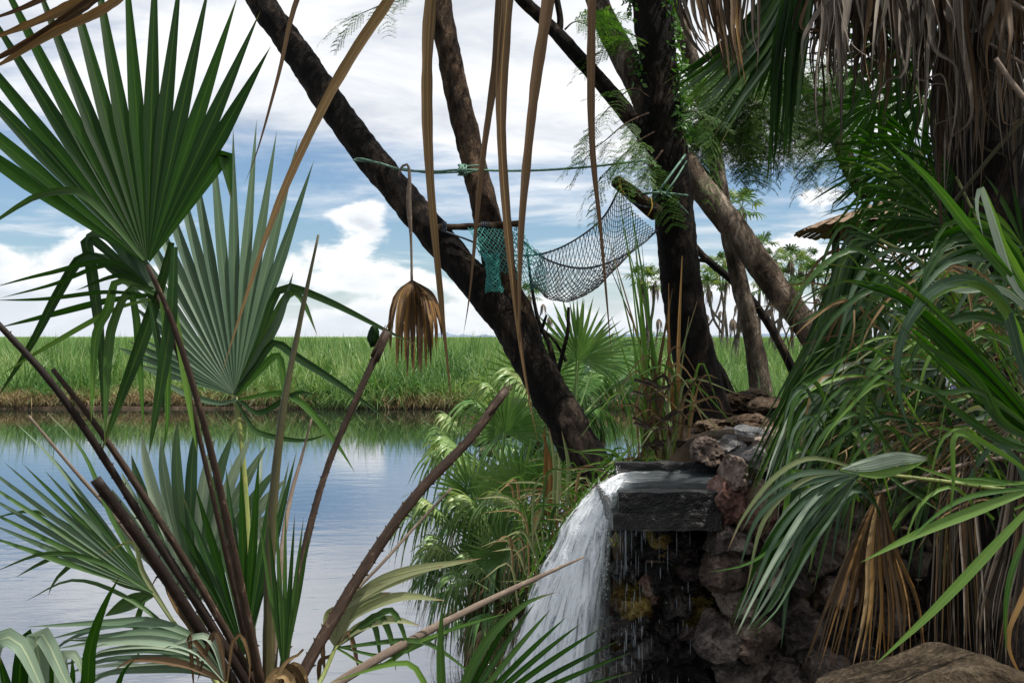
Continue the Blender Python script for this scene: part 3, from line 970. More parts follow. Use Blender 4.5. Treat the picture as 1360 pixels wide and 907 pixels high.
    limb(S, 'trunk', [(1014, 560, 9.0, 34), (1008, 500, 9.0, 28), (998, 440, 9.0, 25), (982, 375, 9.0, 23), (970, 320, 9.0, 22), (960, 270, 9.0, 21), (951, 215, 9.0, 20), (938, 150, 9.0, 20),
                      (922, 90, 9.0, 22), (902, 30, 9.0, 20), (884, -40, 9.0, 18)], M['bark_grey'], 70, 14, 0.08, 7.0, 5.0)
    limb(S, 'limb', [(965, 290, 9.0, 15), (938, 235, 9.0, 13), (905, 200, 9.1, 10), (870, 150, 9.1, 7)], M['bark_brown'], 24, 8, 0.08, 9.0, 5.0)
    limb(S, 'limb', [(1150, 260, 7.5, 22), (1130, 225, 7.6, 22), (1112, 185, 7.8, 21), (1085, 140, 8.0, 18), (1050, 95, 8.3, 16), (1000, 60, 8.6, 14), (930, 100, 8.9, 10)], M['bark_brown'], 40, 10, 0.08, 9.0, 6.0)
    limb(S, 'limb', [(1100, 185, 7.8, 14), (1072, 175, 7.8, 12), (1060, 170, 7.8, 8)], M['bark_grey'], 14, 8, 0.08, 9.0, 6.0)
    rd = random.Random(11)
    for k in range(84):
        x0 = rd.uniform(900, 1165); y0 = 50 + 0.25 * abs(x0 - 1020) * rd.uniform(0, 1) + rd.uniform(0, 112)
        d = rd.uniform(7.0, 8.6)
        sx = rd.choice((-1, 1)) * rd.uniform(25, 55)
        twig_spray(S, [(x0, y0, d), (x0 + sx * 0.5, y0 + rd.uniform(0, 12), d - 0.1), (x0 + sx, y0 + rd.uniform(10, 34), d - 0.2)], 4, 2, None, 0.95)
    # ---- sawn log leaning on the trunk
    lg = empty('leaning_log', P(1075, 455, 6.3), 'bare grey brown log leaning diagonally against the dark trunk', 'log')
    limb(lg, 'log', [(905, 212, 6.8, 34), (922, 237, 6.78, 35), (975, 305, 6.7, 36), (1030, 380, 6.6, 35), (1068, 432, 6.5, 34), (1120, 515, 6.4, 34), (1165, 600, 6.35, 34)], M['bark_log'], 90, 20, 0.075, 7.0, 9.0)
    # ---- short beam that carries the hammock
    bm = MB()
    pts, rad = trunk_path([(817, 240, 6.2, 17), (838, 256, 6.25, 20), (872, 284, 6.35, 22)])
    tube(bm, pts, rad, 12, 10, 0.06, 14.0, seed=3.0)
    o = bm.build('hammock_beam', M['cut_wood']); setprops(o, 'short sawn wooden beam jutting left from the dark trunk above the net', 'beam')
    # ---- dead branches
    for lab, specs in (('bare forked dead branch poking up left of the hanging net', [
                            [(770, 640, 8.6, 10), (733, 470, 8.6, 8), (716, 430, 8.6, 6), (706, 380, 8.6, 4), (700, 330, 8.6, 3)],
                            [(752, 480, 8.6, 5), (738, 455, 8.6, 4), (722, 438, 8.6, 3)]]),
                       ('thin crooked dead stick standing in front of far reeds below the net', [
                            [(735, 520, 8.2, 7), (747, 470, 8.2, 6), (754, 440, 8.2, 5), (755, 408, 8.2, 4)]]),
                       ('twisted dead twig with a forked tip beside the leaning trunk', [
                            [(714, 500, 8.4, 8), (714, 455, 8.4, 6), (722, 430, 8.4, 5), (726, 418, 8.4, 3)], [(714, 450, 8.4, 4), (706, 432, 8.4, 3)]]),
                       ('long dark dead branch running behind the upright trunk to the right', [
                            [(1085, 560, 9.4, 14), (1035, 455, 9.4, 12), (1000, 400, 9.4, 11), (975, 375, 9.4, 10), (945, 350, 9.4, 10), (925, 330, 9.4, 9), (900, 290, 9.4, 7)],
                            [(940, 347, 9.4, 6), (925, 345, 9.4, 5)]]),
                       ('low grey dead branch lying out of the grass by the upright trunk', [
                            [(978, 545, 9.2, 16), (960, 500, 9.2, 14), (945, 475, 9.2, 12), (935, 455, 9.2, 8)]])):
        p0 = P(*specs[0][0][:3])
        zz = gz(p0.x, p0.y)
        E = empty('dead_branch', (p0.x, p0.y, zz), lab, 'branch')
        for s in specs: limb(E, 'branch', s, M['bark_black'], 24, 7, 0.1, 14.0, 2.0)


make_trees()

# ------------------------------------------------------------------ palms in the distance and on the bank

def fan_leaf_geom(mb, base, yaw, elev, pet, rad, nseg=20, span=3.9, droop=0.35, seed=0, curl=0.35, w=1.0, steps=5, mi=0):
    rd = random.Random(seed)
    yv = Vector((math.cos(yaw), math.sin(yaw), 0))
    up = Vector((0, 0, 1))
    ax = (yv * math.cos(elev) + up * math.sin(elev)).normalized()
    side = Vector((-math.sin(yaw), math.cos(yaw), 0))
    nrm = side.cross(ax).normalized() * -1
    p1 = base + ax * pet * 0.6
    hub = base + ax * pet - up * pet * 0.10 * math.cos(elev)
    u = rd.uniform(0, 1)
    b = len(mb.uv)
    tube(mb, [base, p1, hub], [0.012 * rad / 0.5 * 0.9, 0.008 * rad / 0.5], 5, 4, cap=False)
    mb.uv[b:] = [(min(1, u + 0.35), 0.5)] * (len(mb.uv) - b)
    for i in range(nseg):
        t = i / (nseg - 1) - 0.5
        a = t * span
        L = rad * (1.0 - 0.35 * (abs(t) * 2) ** 2) * rd.uniform(0.86, 1.08)
        dv = ax * math.cos(a) + side * math.sin(a) - nrm * (curl * math.cos(a) * 0.3 + 0.25 * abs(math.sin(a)))
        pts = []
        tipdroop = droop * rd.uniform(0.6, 1.5)
        for k in range(steps + 1):
            s = k / steps
            pts.append(hub + dv * (L * s) - up * (tipdroop * L * max(0, s - 0.35) ** 2 * 1.9) - dv * (0.12 * tipdroop * L * s ** 3))
        dth = span / nseg
        ws = 2 * math.tan(dth / 2)
        b = len(mb.uv)
        strip(mb, pts, lambda s: w * (ws * L * s * 1.04 if s < 0.5 else ws * L * 0.5 * (1 - ((s - 0.5) / 0.5) ** 1.5)), steps + 1, 0.16, nrm, raw=True, mi=mi)
        uu = min(1, max(0, u + rd.uniform(-0.12, 0.12)))
        mb.uv[b:] = [(uu, 0.35 + 0.65 * q[1]) for q in mb.uv[b:]]


def far_crown_mesh(seed, dry=False):
    rd = random.Random(seed)
    mb = MB()
    if not dry:
        for k in range(15):
            fan_leaf_geom(mb, Vector((0, 0, 0)), k * 2.4 + rd.uniform(-.3, .3), rd.uniform(-0.2, 1.3), rd.uniform(0.4, 0.6), rd.uniform(0.45, 0.62), 9, 3.6, 0.35, seed * 100 + k, w=0.95, steps=3)
        return mb.mesh('crown', M['palm_far'])
    for k in range(9):
        a = k * 2.4 + rd.uniform(-.4, .4)
        for j in range(4):
            a2 = a + rd.uniform(-.3, .3)
            e = Vector((math.cos(a2), math.sin(a2), 0))
            p = e * 0.14
            strip(mb, [p * 0.3, p + e * 0.1 + Vector((0, 0, -0.25)), p + e * rd.uniform(0.05, 0.2) + Vector((0, 0, -rd.uniform(0.6, 1.15)))], lambda s: 0.09 * (1 - s) + 0.02, 4, 0.1, e)
    mb.uv = [((i * 37 % 100) / 100, 0.6) for i in range(len(mb.uv))]
    return mb.mesh('dead_skirt', M['palm_far_dry'])


def make_far_palms():
    crowns = [far_crown_mesh(k) for k in range(4)]
    skirts = [far_crown_mesh(k + 20, True) for k in range(3)]
    rd = random.Random(5)
    #      trunk foot px, depth, crowns (px, py), label
    trees = [
        (975, 44, [(985, 268)], 1.15, 'tallest far palm with a single yellow green crown against the clouds'),
        (1012, 52, [(1012, 320), (1030, 338)], 1.0, 'far forked palm with two crowns just right of the slender trunk'),
        (1052, 55, [(1050, 338), (1064, 345), (1042, 362)], 1.05, 'far palm with three crowded crowns above the leaning log'),
        (968, 58, [(952, 345), (938, 360)], 1.0, 'far palm with two crowns close to the dark upright trunk'),
        (955, 50, [(965, 362), (942, 376)], 0.9, 'low far palm between the upright trunk and the slender trunk'),
        (1030, 48, [(1045, 385), (1022, 374)], 1.2, 'far palm with big drooping crowns half hidden by the log'),
        (1086, 54, [(1078, 356), (1094, 372)], 1.0, 'far palm at the edge of the hanging fan leaves'),
        (1105, 60, [(1112, 350), (1098, 392)], 1.0, 'far palm seen through the hanging fan leaves'),
        (862, 46, [(852, 362), (870, 368)], 0.95, 'far palm seen behind tall green stems left of the upright trunk'),
        (702, 56, [(703, 384)], 1.0, 'lone far palm seen through the teal end of the net'),
        (1030, 62, [(1022, 350), (1074, 338), (1060, 372)], 1.0, 'far palm with three pale crowns spread wide above the log'),
        (940, 64, [(930, 375), (962, 340)], 0.9, 'thin far palm with one low and one high crown beside the upright trunk'),
        (1150, 40, [(1150, 372), (1180, 400)], 1.1, 'far palm behind the thatched roof'),
    ]
    for (fx, d, cr, s, lab) in trees:
        base = P(fx, HOR, d)
        z = gz(base.x, base.y)
        T = empty('doum_palm', (base.x, base.y, z), lab, 'palm', 'branching palms standing far out in the marsh')
        fork = None
        for j, (cx, cy) in enumerate(cr):
            c = P(cx, cy + 8, d + rd.uniform(-0.6, 0.6))
            mb = MB()
            if j == 0:
                mid = Vector((base.x, base.y, z)).lerp(c, 0.5) + Vector((rd.uniform(-.2, .2), 0, 0))
                fork = Vector((base.x, base.y, z)).lerp(c, 0.45)
                tube(mb, [Vector((base.x, base.y, z - 0.2)), mid, c], [0.11, 0.085, 0.06], 14, 8, 0.06, 4.0)
                mb.build('trunk', M['bark_palm'], T)
            else:
                tube(mb, [fork, fork.lerp(c, 0.4) + Vector(((c.x - fork.x) * 0.35, 0, 0)), c], [0.07, 0.065, 0.055], 10, 8, 0.06, 4.0)
                mb.build('branch', M['bark_palm'], T)
            o = link('crown', crowns[(fx + j) % 4]); o.location = c; o.scale = (1.0 * s,) * 3; o.rotation_euler = (0, 0, rd.uniform(0, 6)); attach(o, T)
            o = link('dead_leaves', skirts[(fx + j) % 3]); o.location = c; o.scale = (0.7 * s, 0.7 * s, 0.85 * s); o.rotation_euler = (0, 0, rd.uniform(0, 6)); attach(o, T)
        # a couple of thin bare branches with dry leaves
        for j in range(2):
            e = P(fx + rd.uniform(-28, 28), rd.uniform(395, 425), d)
            mb = MB(); b0 = Vector((base.x, base.y, z + 0.4))
            tube(mb, [b0, b0.lerp(e, 0.5) + Vector((rd.uniform(-.3, .3), 0, 0.1)), e], [0.05, 0.035], 8, 6)
            mb.build('branch', M['bark_palm'], T)
            o = link('dead_leaves', skirts[j]); o.location = e; o.scale = (0.6 * s,) * 3; attach(o, T)
    # distant bushes along the skyline
    for (px, d, w, h, lab) in ((872, 90, 2.4, 1.9, 'round dark bush on the skyline left of the upright trunk'), (925, 260, 5, 2.2, 'low dark bush on the skyline between the trunks'),
                               (640, 420, 9, 1.2, 'low dark scrub far off on the skyline left of the trunk'), (800, 500, 16, 1.3, 'low dark scrub far off on the skyline under the net')):
        c = P(px, HOR, d)
        V, Q, UV = crown_mesh([(c.x, d, h * 0.9)], [(w * 0.5, w * 0.4, h * 0.6)], 1500, size=(0.1 * w * 0.5, 0.16 * w * 0.5))
        V = np.concatenate([V]); o = link('bush', np_mesh('bush', V, Q, UV, M['foliage'], False))
        setprops(o, lab, 'bush')


make_far_palms()


def make_bank_palms():
    # shared leaves at several inclinations, built from the palm's foot
    var = []
    for k, (el, pet, rad, dr) in enumerate([(1.35, 0.55, 0.50, 0.05), (1.1, 0.55, 0.50, 0.3), (0.85, 0.50, 0.50, 0.7), (0.6, 0.50, 0.48, 1.0), (0.35, 0.45, 0.46, 1.25), (0.1, 0.42, 0.44, 1.4),
                                            (0.75, 0.6, 0.52, 1.1), (0.5, 0.55, 0.50, 1.5)]):
        mb = MB()
        fan_leaf_geom(mb, Vector((0, 0, 0)), 0.0, el, pet, rad, 26, 3.9, dr, 300 + k, w=0.80, steps=8)
        var.append(mb.mesh('leaf', M['palm_bank']))
    dead = []
    for k, el in enumerate((-0.5, -0.9)):
        mb = MB()
        fan_leaf_geom(mb, Vector((0, 0, 0)), 0.0, el, 0.3, 0.42, 18, 2.2, 1.2, 400 + k, w=0.6, steps=6)
        dead.append(mb.mesh('dead_leaf', M['palm_bank_dry']))
    rd = random.Random(21)
    palms = [
        # px, py of the crown's heart, depth, scale, leaves (variant, yaw), label
        (664, 648, 7.9, 0.88, 12, 3, 'bank palm with one stiff upright fan in its middle beside the blue water'),
        (628, 722, 7.6, 0.78, 11, 3, 'bank palm leaning lowest over the water with drooping grey green fans'),
        (690, 728, 7.2, 0.85, 11, 4, 'bank palm with dead brown leaves under it just left of the waterfall'),
        (712, 580, 9.4, 1.05, 10, 1, 'bank palm half hidden behind the leaning trunk on its left side'),
        (762, 566, 9.0, 1.15, 9, 1, 'bank palm with a tall bright fan seen right of the leaning trunk'),
        (640, 590, 9.8, 0.7, 10, 2, 'small yellowish bank palm behind pale rocks at the pond edge'),
        (800, 528, 9.8, 0.62, 7, 1, 'bank palm with arching pale leaves beside the white water behind the trunk'),
        (716, 700, 6.6, 0.55, 9, 1, 'small bank palm in the grass below the foot of the leaning tree'),
        (642, 772, 7.2, 0.72, 11, 6, 'low bank palm with a heap of brown dead leaves beside the falling water'),
        (622, 800, 7.4, 0.55, 9, 5, 'low ragged bank palm with its dead leaves trailing in the water'),
        (672, 800, 6.6, 0.6, 9, 6, 'low bank palm close to the white water, mostly dead leaves'),
    ]
    for (px, py, d, s, nl, nd, lab) in palms:
        c = P(px, py, d)
        z = gz(c.x, c.y)
        foot = Vector((c.x, c.y, min(z, c.z - 0.03)))
        T = empty('bank_palm', foot, lab, 'palm', 'fan palms crowding the bank of the pond')
        mb = MB()
        tube(mb, [foot - Vector((0, 0, 0.1)), foot.lerp(c, 0.6), c], [0.06 * s, 0.05 * s, 0.035 * s], 8, 8, 0.15, 20.0)
        mb.build('stem', M['bark_brown'], T)
        for k in range(nl):
            vi = k % len(var) if k else 0
            o = link('leaf', var[vi])
            o.location = c; o.scale = (s,) * 3
            o.rotation_euler = (rd.uniform(-.1, .1), rd.uniform(-.1, .1), -1.57 + k * 2.399 + rd.uniform(-.3, .3))
            attach(o, T)
        for k in range(nd):
            o = link('dead_leaf', dead[k % 2])
            o.location = c - Vector((0, 0, 0.03)); o.scale = (s,) * 3
            o.rotation_euler = (0, 0, -2.6 + k * 0.9 + rd.uniform(-.3, .3))
            attach(o, T)
    # pale boulders by the water behind the palms
    for (px, py, d, w, lab) in ((640, 584, 9.9, 26, 'pale yellow boulder farthest left among the bank palms'), (672, 572, 10.2, 30, 'pale boulder behind the stiff upright palm fan'),
                                (708, 578, 10.0, 34, 'pale yellow boulder next to the leaning trunk'), (724, 640, 8.6, 30, 'whitish boulder in the grass under the leaning trunk'),
                                (655, 600, 9.6, 30, 'low straw coloured boulder at the waterline')):
        rock('boulder', P(px, py, d), (w * d / F * 0.6, w * d / F * 0.5, w * d / F * 0.36), M['rock_pale'], int(px), 2, label=lab, cat='boulder', group='pale boulders by the pond edge')


def rock(name, c, r, mat, seed, sub=2, parent=None, label=None, cat=None, group=None, jag=0.35, rot=None):
    import bmesh
    bm = bmesh.new()
    bmesh.ops.create_icosphere(bm, subdivisions=sub, radius=1.0)
    rd = random.Random(seed)
    planes = [(Vector((rd.gauss(0, 1), rd.gauss(0, 1), rd.gauss(0, 1))).normalized(), rd.uniform(0.55, 0.9)) for _ in range(13)]
    o3 = Vector((seed * 1.37 % 17, seed * 0.71 % 13, seed * 2.3 % 11))
    rz = Matrix.Rotation(rd.uniform(0, 6.28) if rot is None else rot, 3, 'Y')
    for v in bm.verts:
        p = v.co.copy()
        for n, k in planes:
            e = p.dot(n) - k
            if e > 0: p -= n * e * 0.96
        p *= 1 + jag * 0.42 * mnoise.noise(p * 1.8 + o3) - jag * 0.22 * (abs(mnoise.noise(p * 3.2 + o3)) - 0.2) + jag * 0.2 * mnoise.noise(p * 9 + o3) + (jag * 0.13 * mnoise.noise(p * 19 + o3) if sub > 3 else 0)
        p = rz @ p
        v.co = Vector((p.x * r[0] * 1.15, p.y * r[1] * 1.15, p.z * r[2] * 1.15))
    me = bpy.data.meshes.new(name)
    bm.to_mesh(me); bm.free()
    me.materials.append(mat)
    if sub == 5 or mat in (M.get('rock_wet'), M.get('rock_algae')):
        me.polygons.foreach_set('use_smooth', np.ones(len(me.polygons), dtype=bool))
    o = bpy.data.objects.new(name, me)
    col.objects.link(o)
    o.location = c
    attach(o, parent)
    setprops(o, label, cat, group)
    return o


make_bank_palms()

# ------------------------------------------------------------------ stone wall, spout and waterfall

def make_wall():
    W = empty('stone_wall', (1.1, 4.3, 0.9), 'rough dry wall of brown and grey stones that carries the spout', 'wall')
    hand = [  # px, py, w, h, material
        (938, 600, 36, 30, 'rock_brown'), (970, 594, 34, 28, 'rock_grey'), (994, 573, 26, 14, 'rock_pale2'), (976, 626, 40, 48, 'rock_brown'), (1000, 610, 38, 30, 'rock_grey'),
        (1020, 594, 34, 30, 'rock_brown'), (1024, 628, 38, 36, 'rock_grey'), (961, 662, 42, 58, 'rock_red'), (1000, 672, 52, 56, 'rock_red'), (1036, 656, 38, 36, 'rock_brown'),
        (1048, 592, 34, 28, 'rock_brown'), (1082, 584, 44, 28, 'rock_grey'), (1122, 576, 60, 34, 'rock_pale2'), (1054, 626, 40, 34, 'rock_grey'),
        (968, 716, 56, 48, 'rock_wet2'), (1012, 716, 42, 40, 'rock_brown'), (1046, 706, 44, 44, 'rock_brown'), (962, 756, 52, 44, 'rock_brown'), (1004, 762, 44, 44, 'rock_brown'),
        (1046, 760, 50, 46, 'rock_wet2'), (976, 796, 48, 40, 'rock_brown'), (1018, 806, 50, 44, 'rock_wet2'), (996, 846, 62, 46, 'rock_brown'), (1052, 836, 62, 54, 'rock_wet2'),
        (954, 844, 50, 48, 'rock_wet2'), (1030, 886, 66, 46, 'rock_wet2'), (978, 890, 60, 44, 'rock_wet2'), (1088, 880, 60, 50, 'rock_wet2'),
    ]
    rd = random.Random(3)
    M['rock_pale2'] = rockmat('rock_pale_grey', (0.20, 0.18, 0.16), (0.40, 0.37, 0.34), (0.60, 0.58, 0.55), 8.0)
    M['rock_wet2'] = rockmat('rock_damp', (0.026, 0.020, 0.018), (0.115, 0.088, 0.076), (0.32, 0.255, 0.22), 9.0, 0.45, 0.45, bstr=1.0)
    taken = []
    for i, (x, y, w, h, m) in enumerate(hand):
        d = (4.08 if x < 1010 else 4.2) + rd.uniform(-0.03, 0.03)
        if y < 602: d = 4.75 if x < 1010 else 4.45
        k = d / F
        rock('stone', P(x, y, d), (w * k * 0.60, 0.15, h * k * 0.60), M[m], 100 + i, 4, W, jag=0.55, rot=rd.uniform(-0.5, 0.5))
        taken.append((x, y))
    n = 0
    for row, y in enumerate(range(606, 960, 36)):
        for x in range(1078 + (row % 2) * 22, 1440, 46):
            px, py = x + rd.uniform(-9, 9), y + rd.uniform(-7, 7)
            if any(abs(px - a) < 30 and abs(py - b) < 24 for a, b in taken): continue
            d = 4.32 + rd.uniform(-0.06, 0.06)
            k = d / F
            rock('stone', P(px, py, d), (rd.uniform(24, 32) * k, 0.14, rd.uniform(19, 24) * k), M[rd.choice(('rock_wet2', 'rock_wet2', 'rock_brown'))], 300 + n, 3, W, jag=0.5)
            n += 1
    # wet rock face under the spout
    B = empty('wet_rock_face', (0.6, 4.5, 0.0), 'black dripping rocks with yellow algae under the spout', 'rocks')
    hand = [(838, 800, 44, 56, 'rock_algae'), (872, 716, 34, 40, 'rock_algae'), (932, 816, 54, 46, 'rock_algae'), (842, 842, 36, 34, 'rock_algae'), (862, 775, 30, 36, 'rock_red'), (885, 850, 40, 40, 'rock_wet'), (800, 750, 26, 80, 'rock_algae'), (782, 800, 30, 70, 'rock_algae'), (765, 850, 40, 60, 'rock_algae'),
            (806, 830, 30, 60, 'rock_red'), (905, 725, 44, 40, 'rock_wet'), (820, 870, 36, 40, 'rock_algae')]
    taken = []
    for i, (x, y, w, h, m) in enumerate(hand):
        d = 4.36 if x > 822 else 4.72; k = d / F
        rock('rock', P(x, y, d), (w * k * 0.55, 0.10, h * k * 0.55), M[m], 600 + i, 4, B, jag=0.7, rot=rd.uniform(-0.4, 0.4))
    n = 0
    for row, y in enumerate(range(700, 990, 32)):
        for x in range(842 + (row % 2) * 18, 968, 36):
            px, py = x + rd.uniform(-7, 7), y + rd.uniform(-6, 6)
            d = 4.48 + rd.uniform(-0.1, 0.06) - 0.0012 * max(0, y - 760)
            k = d / F
            rock('rock', P(px, py, d), (rd.uniform(20, 30) * k, 0.16, rd.uniform(17, 26) * k), M['rock_wet'], 700 + n, 4, B, jag=0.8)
            n += 1
    # moss cushions
    V, Q, UV = crown_mesh([tuple(P(930, 808, 4.27)), tuple(P(918, 822, 4.27)), tuple(P(842, 790, 4.3)), tuple(P(858, 782, 4.3))], [(0.05, 0.03, 0.05), (0.04, 0.03, 0.04), (0.04, 0.03, 0.05), (0.03, 0.02, 0.03)], 5000, size=(0.006, 0.014))
    o = link('moss', np_mesh('moss', V, Q, UV, M['moss'], False)); setprops(o, 'ochre moss cushions on the wet rocks beside the fall', 'moss', None, 'stuff')
    # lumps of earth and stone on the mound round the dark trunk
    for i, (x, y, w, h, d, m) in enumerate(((985, 536, 46, 24, 6.6, 'earth'), (1020, 545, 50, 26, 6.4, 'earth'), (950, 566, 54, 18, 6.0, 'earth'), (1000, 566, 48, 20, 5.8, 'earth'), (1050, 560, 44, 22, 5.9, 'earth'),
                                            (970, 580, 44, 16, 5.5, 'rock_grey'), (1030, 578, 40, 16, 5.4, 'rock_brown'), (925, 588, 40, 14, 5.5, 'earth'), (1072, 572, 40, 18, 5.4, 'rock_brown'), (1005, 526, 30, 14, 7.0, 'earth'))):
        k = d / F
        rock('stone', P(x, y, d), (w * k * 0.6, 0.22, h * k * 0.6), M[m], 1200 + i, 4, W, jag=0.6, rot=rd.uniform(-0.3, 0.3))
    # flat boulder in the corner
    bo = rock('boulder', P(1262, 950, 2.35), (0.36, 0.30, 0.135), M['boulder'], 42, 5, None, 'broad flat topped brown boulder in the bottom right corner', 'boulder', None, 0.22, 0.03)
    # dark earth mound with roots is part of the ground; loose stones on it
    for i, (x, y, w, d) in enumerate(((812, 642, 20, 5.4), (832, 636, 16, 5.3), (795, 652, 14, 5.5))):
        k = d / F
        rock('stone', P(x, y, d), (w * k * 0.9, w * k * 0.7, w * k * 0.6), M['rock_red'], 950 + i, 3, W, jag=0.5)


make_wall()


def make_spout():
    S = empty('stone_spout', (0.6, 4.4, 1.63), 'black wet stone trough that pours the water out to the left', 'spout')
    def slab(name, x0, x1, y0, y1, z0, z1, seed):
        import bmesh
        bm = bmesh.new()
        bmesh.ops.create_cube(bm, size=1.0)
        bmesh.ops.subdivide_edges(bm, edges=bm.edges[:], cuts=14, use_grid_fill=True)
        for v in bm.verts:
            p = Vector(((x0 + x1) / 2 + v.co.x * (x1 - x0), (y0 + y1) / 2 + v.co.y * (y1 - y0), (z0 + z1) / 2 + v.co.z * (z1 - z0)))
            nn = mnoise.noise_vector(p * 14 + Vector((seed, 0, 0))) * 0.006 + mnoise.noise_vector(p * 45) * 0.003
            v.co = p + nn
        me = bpy.data.meshes.new(name); bm.to_mesh(me); bm.free()
        me.materials.append(M['concrete_wet'])
        return link(name, me, S)
    slab('front_wall', 0.432, 0.83, 4.00, 4.09, 1.68, 1.775, 1)
    slab('back_wall', 0.50, 1.10, 4.78, 4.86, 1.66, 1.792, 2)
    slab('floor_slab', 0.405, 0.845, 3.985, 4.80, 1.625, 1.69, 3)

    # ---- water: run in the trough, then the thrown sheet
    m, g, out = newmat('white_water')
    uv = g.new('ShaderNodeUVMap').outputs[0]
    u, v, _ = g.sep(uv)
    s1 = g.noise(g.comb(g.math('MULTIPLY', u, 26), g.math('MULTIPLY', v, 5.0), 0.0), 1.0, 6, 0.62, 0.6)
    s2 = g.noise(g.comb(g.math('MULTIPLY', u, 70), g.math('MULTIPLY', v, 11.0), 4.0), 1.0, 4, 0.6, 0.4)
    s3 = g.noise(g.comb(g.math('MULTIPLY', u, 15), g.math('MULTIPLY', v, 13.0), 2.0), 1.0, 6, 0.68, 0.9)
    f = g.math('ADD', g.math('ADD', g.math('MULTIPLY', s1, 0.32), g.math('MULTIPLY', s2, 0.2)), g.math('MULTIPLY', s3, 0.48))
    fall = g.sstep(v, 0.19, 0.36)          # dark clear run first, white once it is thrown
    wht = g.math('ADD', g.math('SUBTRACT', g.math('MULTIPLY', fall, 0.46), 0.24), g.math('MULTIPLY', g.sstep(u, 0.0, 0.6), 0.09))
    foam = g.sstep(g.math('ADD', g.math('MULTIPLY', g.math('SUBTRACT', f, 0.5), 2.2), g.math('ADD', wht, 0.5)), 0.50, 0.86)
    colr = g.mix(foam, g.mix(fall, (0.035, 0.042, 0.045, 1), (0.22, 0.25, 0.27, 1)), g.mix(s1, (0.78, 0.81, 0.84, 1), (0.97, 0.98, 0.99, 1)))
    b = g.new('ShaderNodeBsdfPrincipled')
    g.set(b, 'Base Color', colr); g.set(b, 'Roughness', 0.16); g.set(b, 'IOR', 1.33); g.set(b, 'Specular IOR Level', 0.7)
    g.set(b, 'Normal', g.bump(f, 0.9, 0.03))
    tl = g.new('ShaderNodeBsdfTranslucent'); g.set(tl, 0, colr)
    m1 = g.new('ShaderNodeMixShader'); m1.inputs[0].default_value = 0.12
    g.l.new(b.outputs[0], m1.inputs[1]); g.l.new(tl.outputs[0], m1.inputs[2])
    trn = g.new('ShaderNodeBsdfTransparent'); g.set(trn, 0, (0.93, 0.95, 0.93))
    rag = g.sstep(g.math('ADD', g.math('SUBTRACT', 1.0, u), g.math('MULTIPLY', g.math('SUBTRACT', s3, 0.5), 0.5)), 0.0, 0.10)
    thick = g.math('ADD', g.math('MULTIPLY', g.sstep(u, 0.14, 0.46), 0.9), g.math('MULTIPLY', g.sstep(v, 0.45, 0.25), 0.6))
    edge = g.math('MAXIMUM', g.sstep(g.math('ADD', u, g.math('MULTIPLY', g.math('SUBTRACT', s1, 0.5), 0.35)), 0.08, 0.48), g.sstep(v, 0.46, 0.26))
    alpha = g.math('ADD', g.math('MULTIPLY', g.math('MULTIPLY', foam, 0.50), g.math('ADD', 0.10, g.math('MULTIPLY', edge, 0.90))), g.math('MULTIPLY', thick, 0.72), clamp=True)
    m2 = g.new('ShaderNodeMixShader'); g.set(m2, 0, g.math('MULTIPLY', alpha, g.math('MAXIMUM', rag, g.sstep(v, 0.42, 0.26))))
    g.l.new(trn.outputs[0], m2.inputs[1]); g.l.new(m1.outputs[0], m2.inputs[2])
    g.l.new(m2.outputs[0], out.inputs[0])

    WF = empty('waterfall', (0.3, 4.4, 0.0), 'white sheet of water curving off the black spout to the left', 'waterfall')
    def sheet(name, off, seed, zlift):
        nu, nv = 90, 150
        mb_v, uvs, fs = [], [], []
        for i in range(nu + 1):
            a = i / nu
            y = 4.085 + 0.70 * a
            vx = 0.10 + 1.38 * a ** 1.15
            xe = 0.415 + 0.17 * a ** 0.8
            for j in range(nv + 1):
                t = j / nv
                if t < 0.25:
                    x = 1.08 + (xe - 1.08) * (t / 0.25); z = 1.752; amp = 0.010; drop = 0
                else:
                    tt = (t - 0.25) / 0.75 * 0.62
                    x = xe - vx * tt; z = 1.752 - 4.9 * tt * tt; amp = 0.010 + 0.03 * tt; drop = tt
                n1 = mnoise.noise(Vector((a * 22 + seed, t * 5.0, seed)))
                n2 = mnoise.noise(Vector((a * 60, t * 13.0, seed + 3)))
                n3 = mnoise.noise(Vector((a * 8, t * 22.0, seed + 5)))
                dsp = amp * (n1 + 0.5 * n2 + 0.7 * n3)
                mb_v.append(Vector((x - off * drop - dsp * (0.4 + drop), y + 0.10 * drop * (a - 0.5) + 0.5 * dsp * drop, z + dsp * (1.0 - drop) + zlift)))
                uvs.append((a, t))
        for i in range(nu):
            for j in range(nv):
                k = i * (nv + 1) + j
                fs.append((k, k + 1, k + nv + 2, k + nv + 1))
        mb = MB(); mb.add(mb_v, fs, uvs)
        return mb.build(name, m, WF)
    sheet('water_sheet', 0.0, 1.0, 0.0)
    sheet('water_sheet', -0.05, 6.0, -0.012)
    # thrown drops
    n = 1100
    a = RNG.uniform(0, 1, n) ** 0.8; tt = RNG.uniform(0.05, 0.62, n)
    x = 0.415 + 0.17 * a ** 0.8 - (0.10 + 1.38 * a ** 1.15) * tt * RNG.normal(1.0, 0.05, n) + RNG.normal(0, 0.02, n) * tt
    y = 4.085 + 0.70 * a + RNG.normal(0, 0.012, n)
    z = 1.76 - 4.9 * tt ** 2 + RNG.normal(0, 0.015, n) + 0.02
    r = RNG.uniform(0.0008, 0.0022, n)
    C = np.stack([x, y, z], 1)
    offs = np.array([[1, 0, 0], [-1, 0, 0], [0, 1, 0], [0, -1, 0], [0, 0, 2.5], [0, 0, -2.5]])
    V = (C[:, None, :] + offs[None] * r[:, None, None]).reshape(-1, 3)
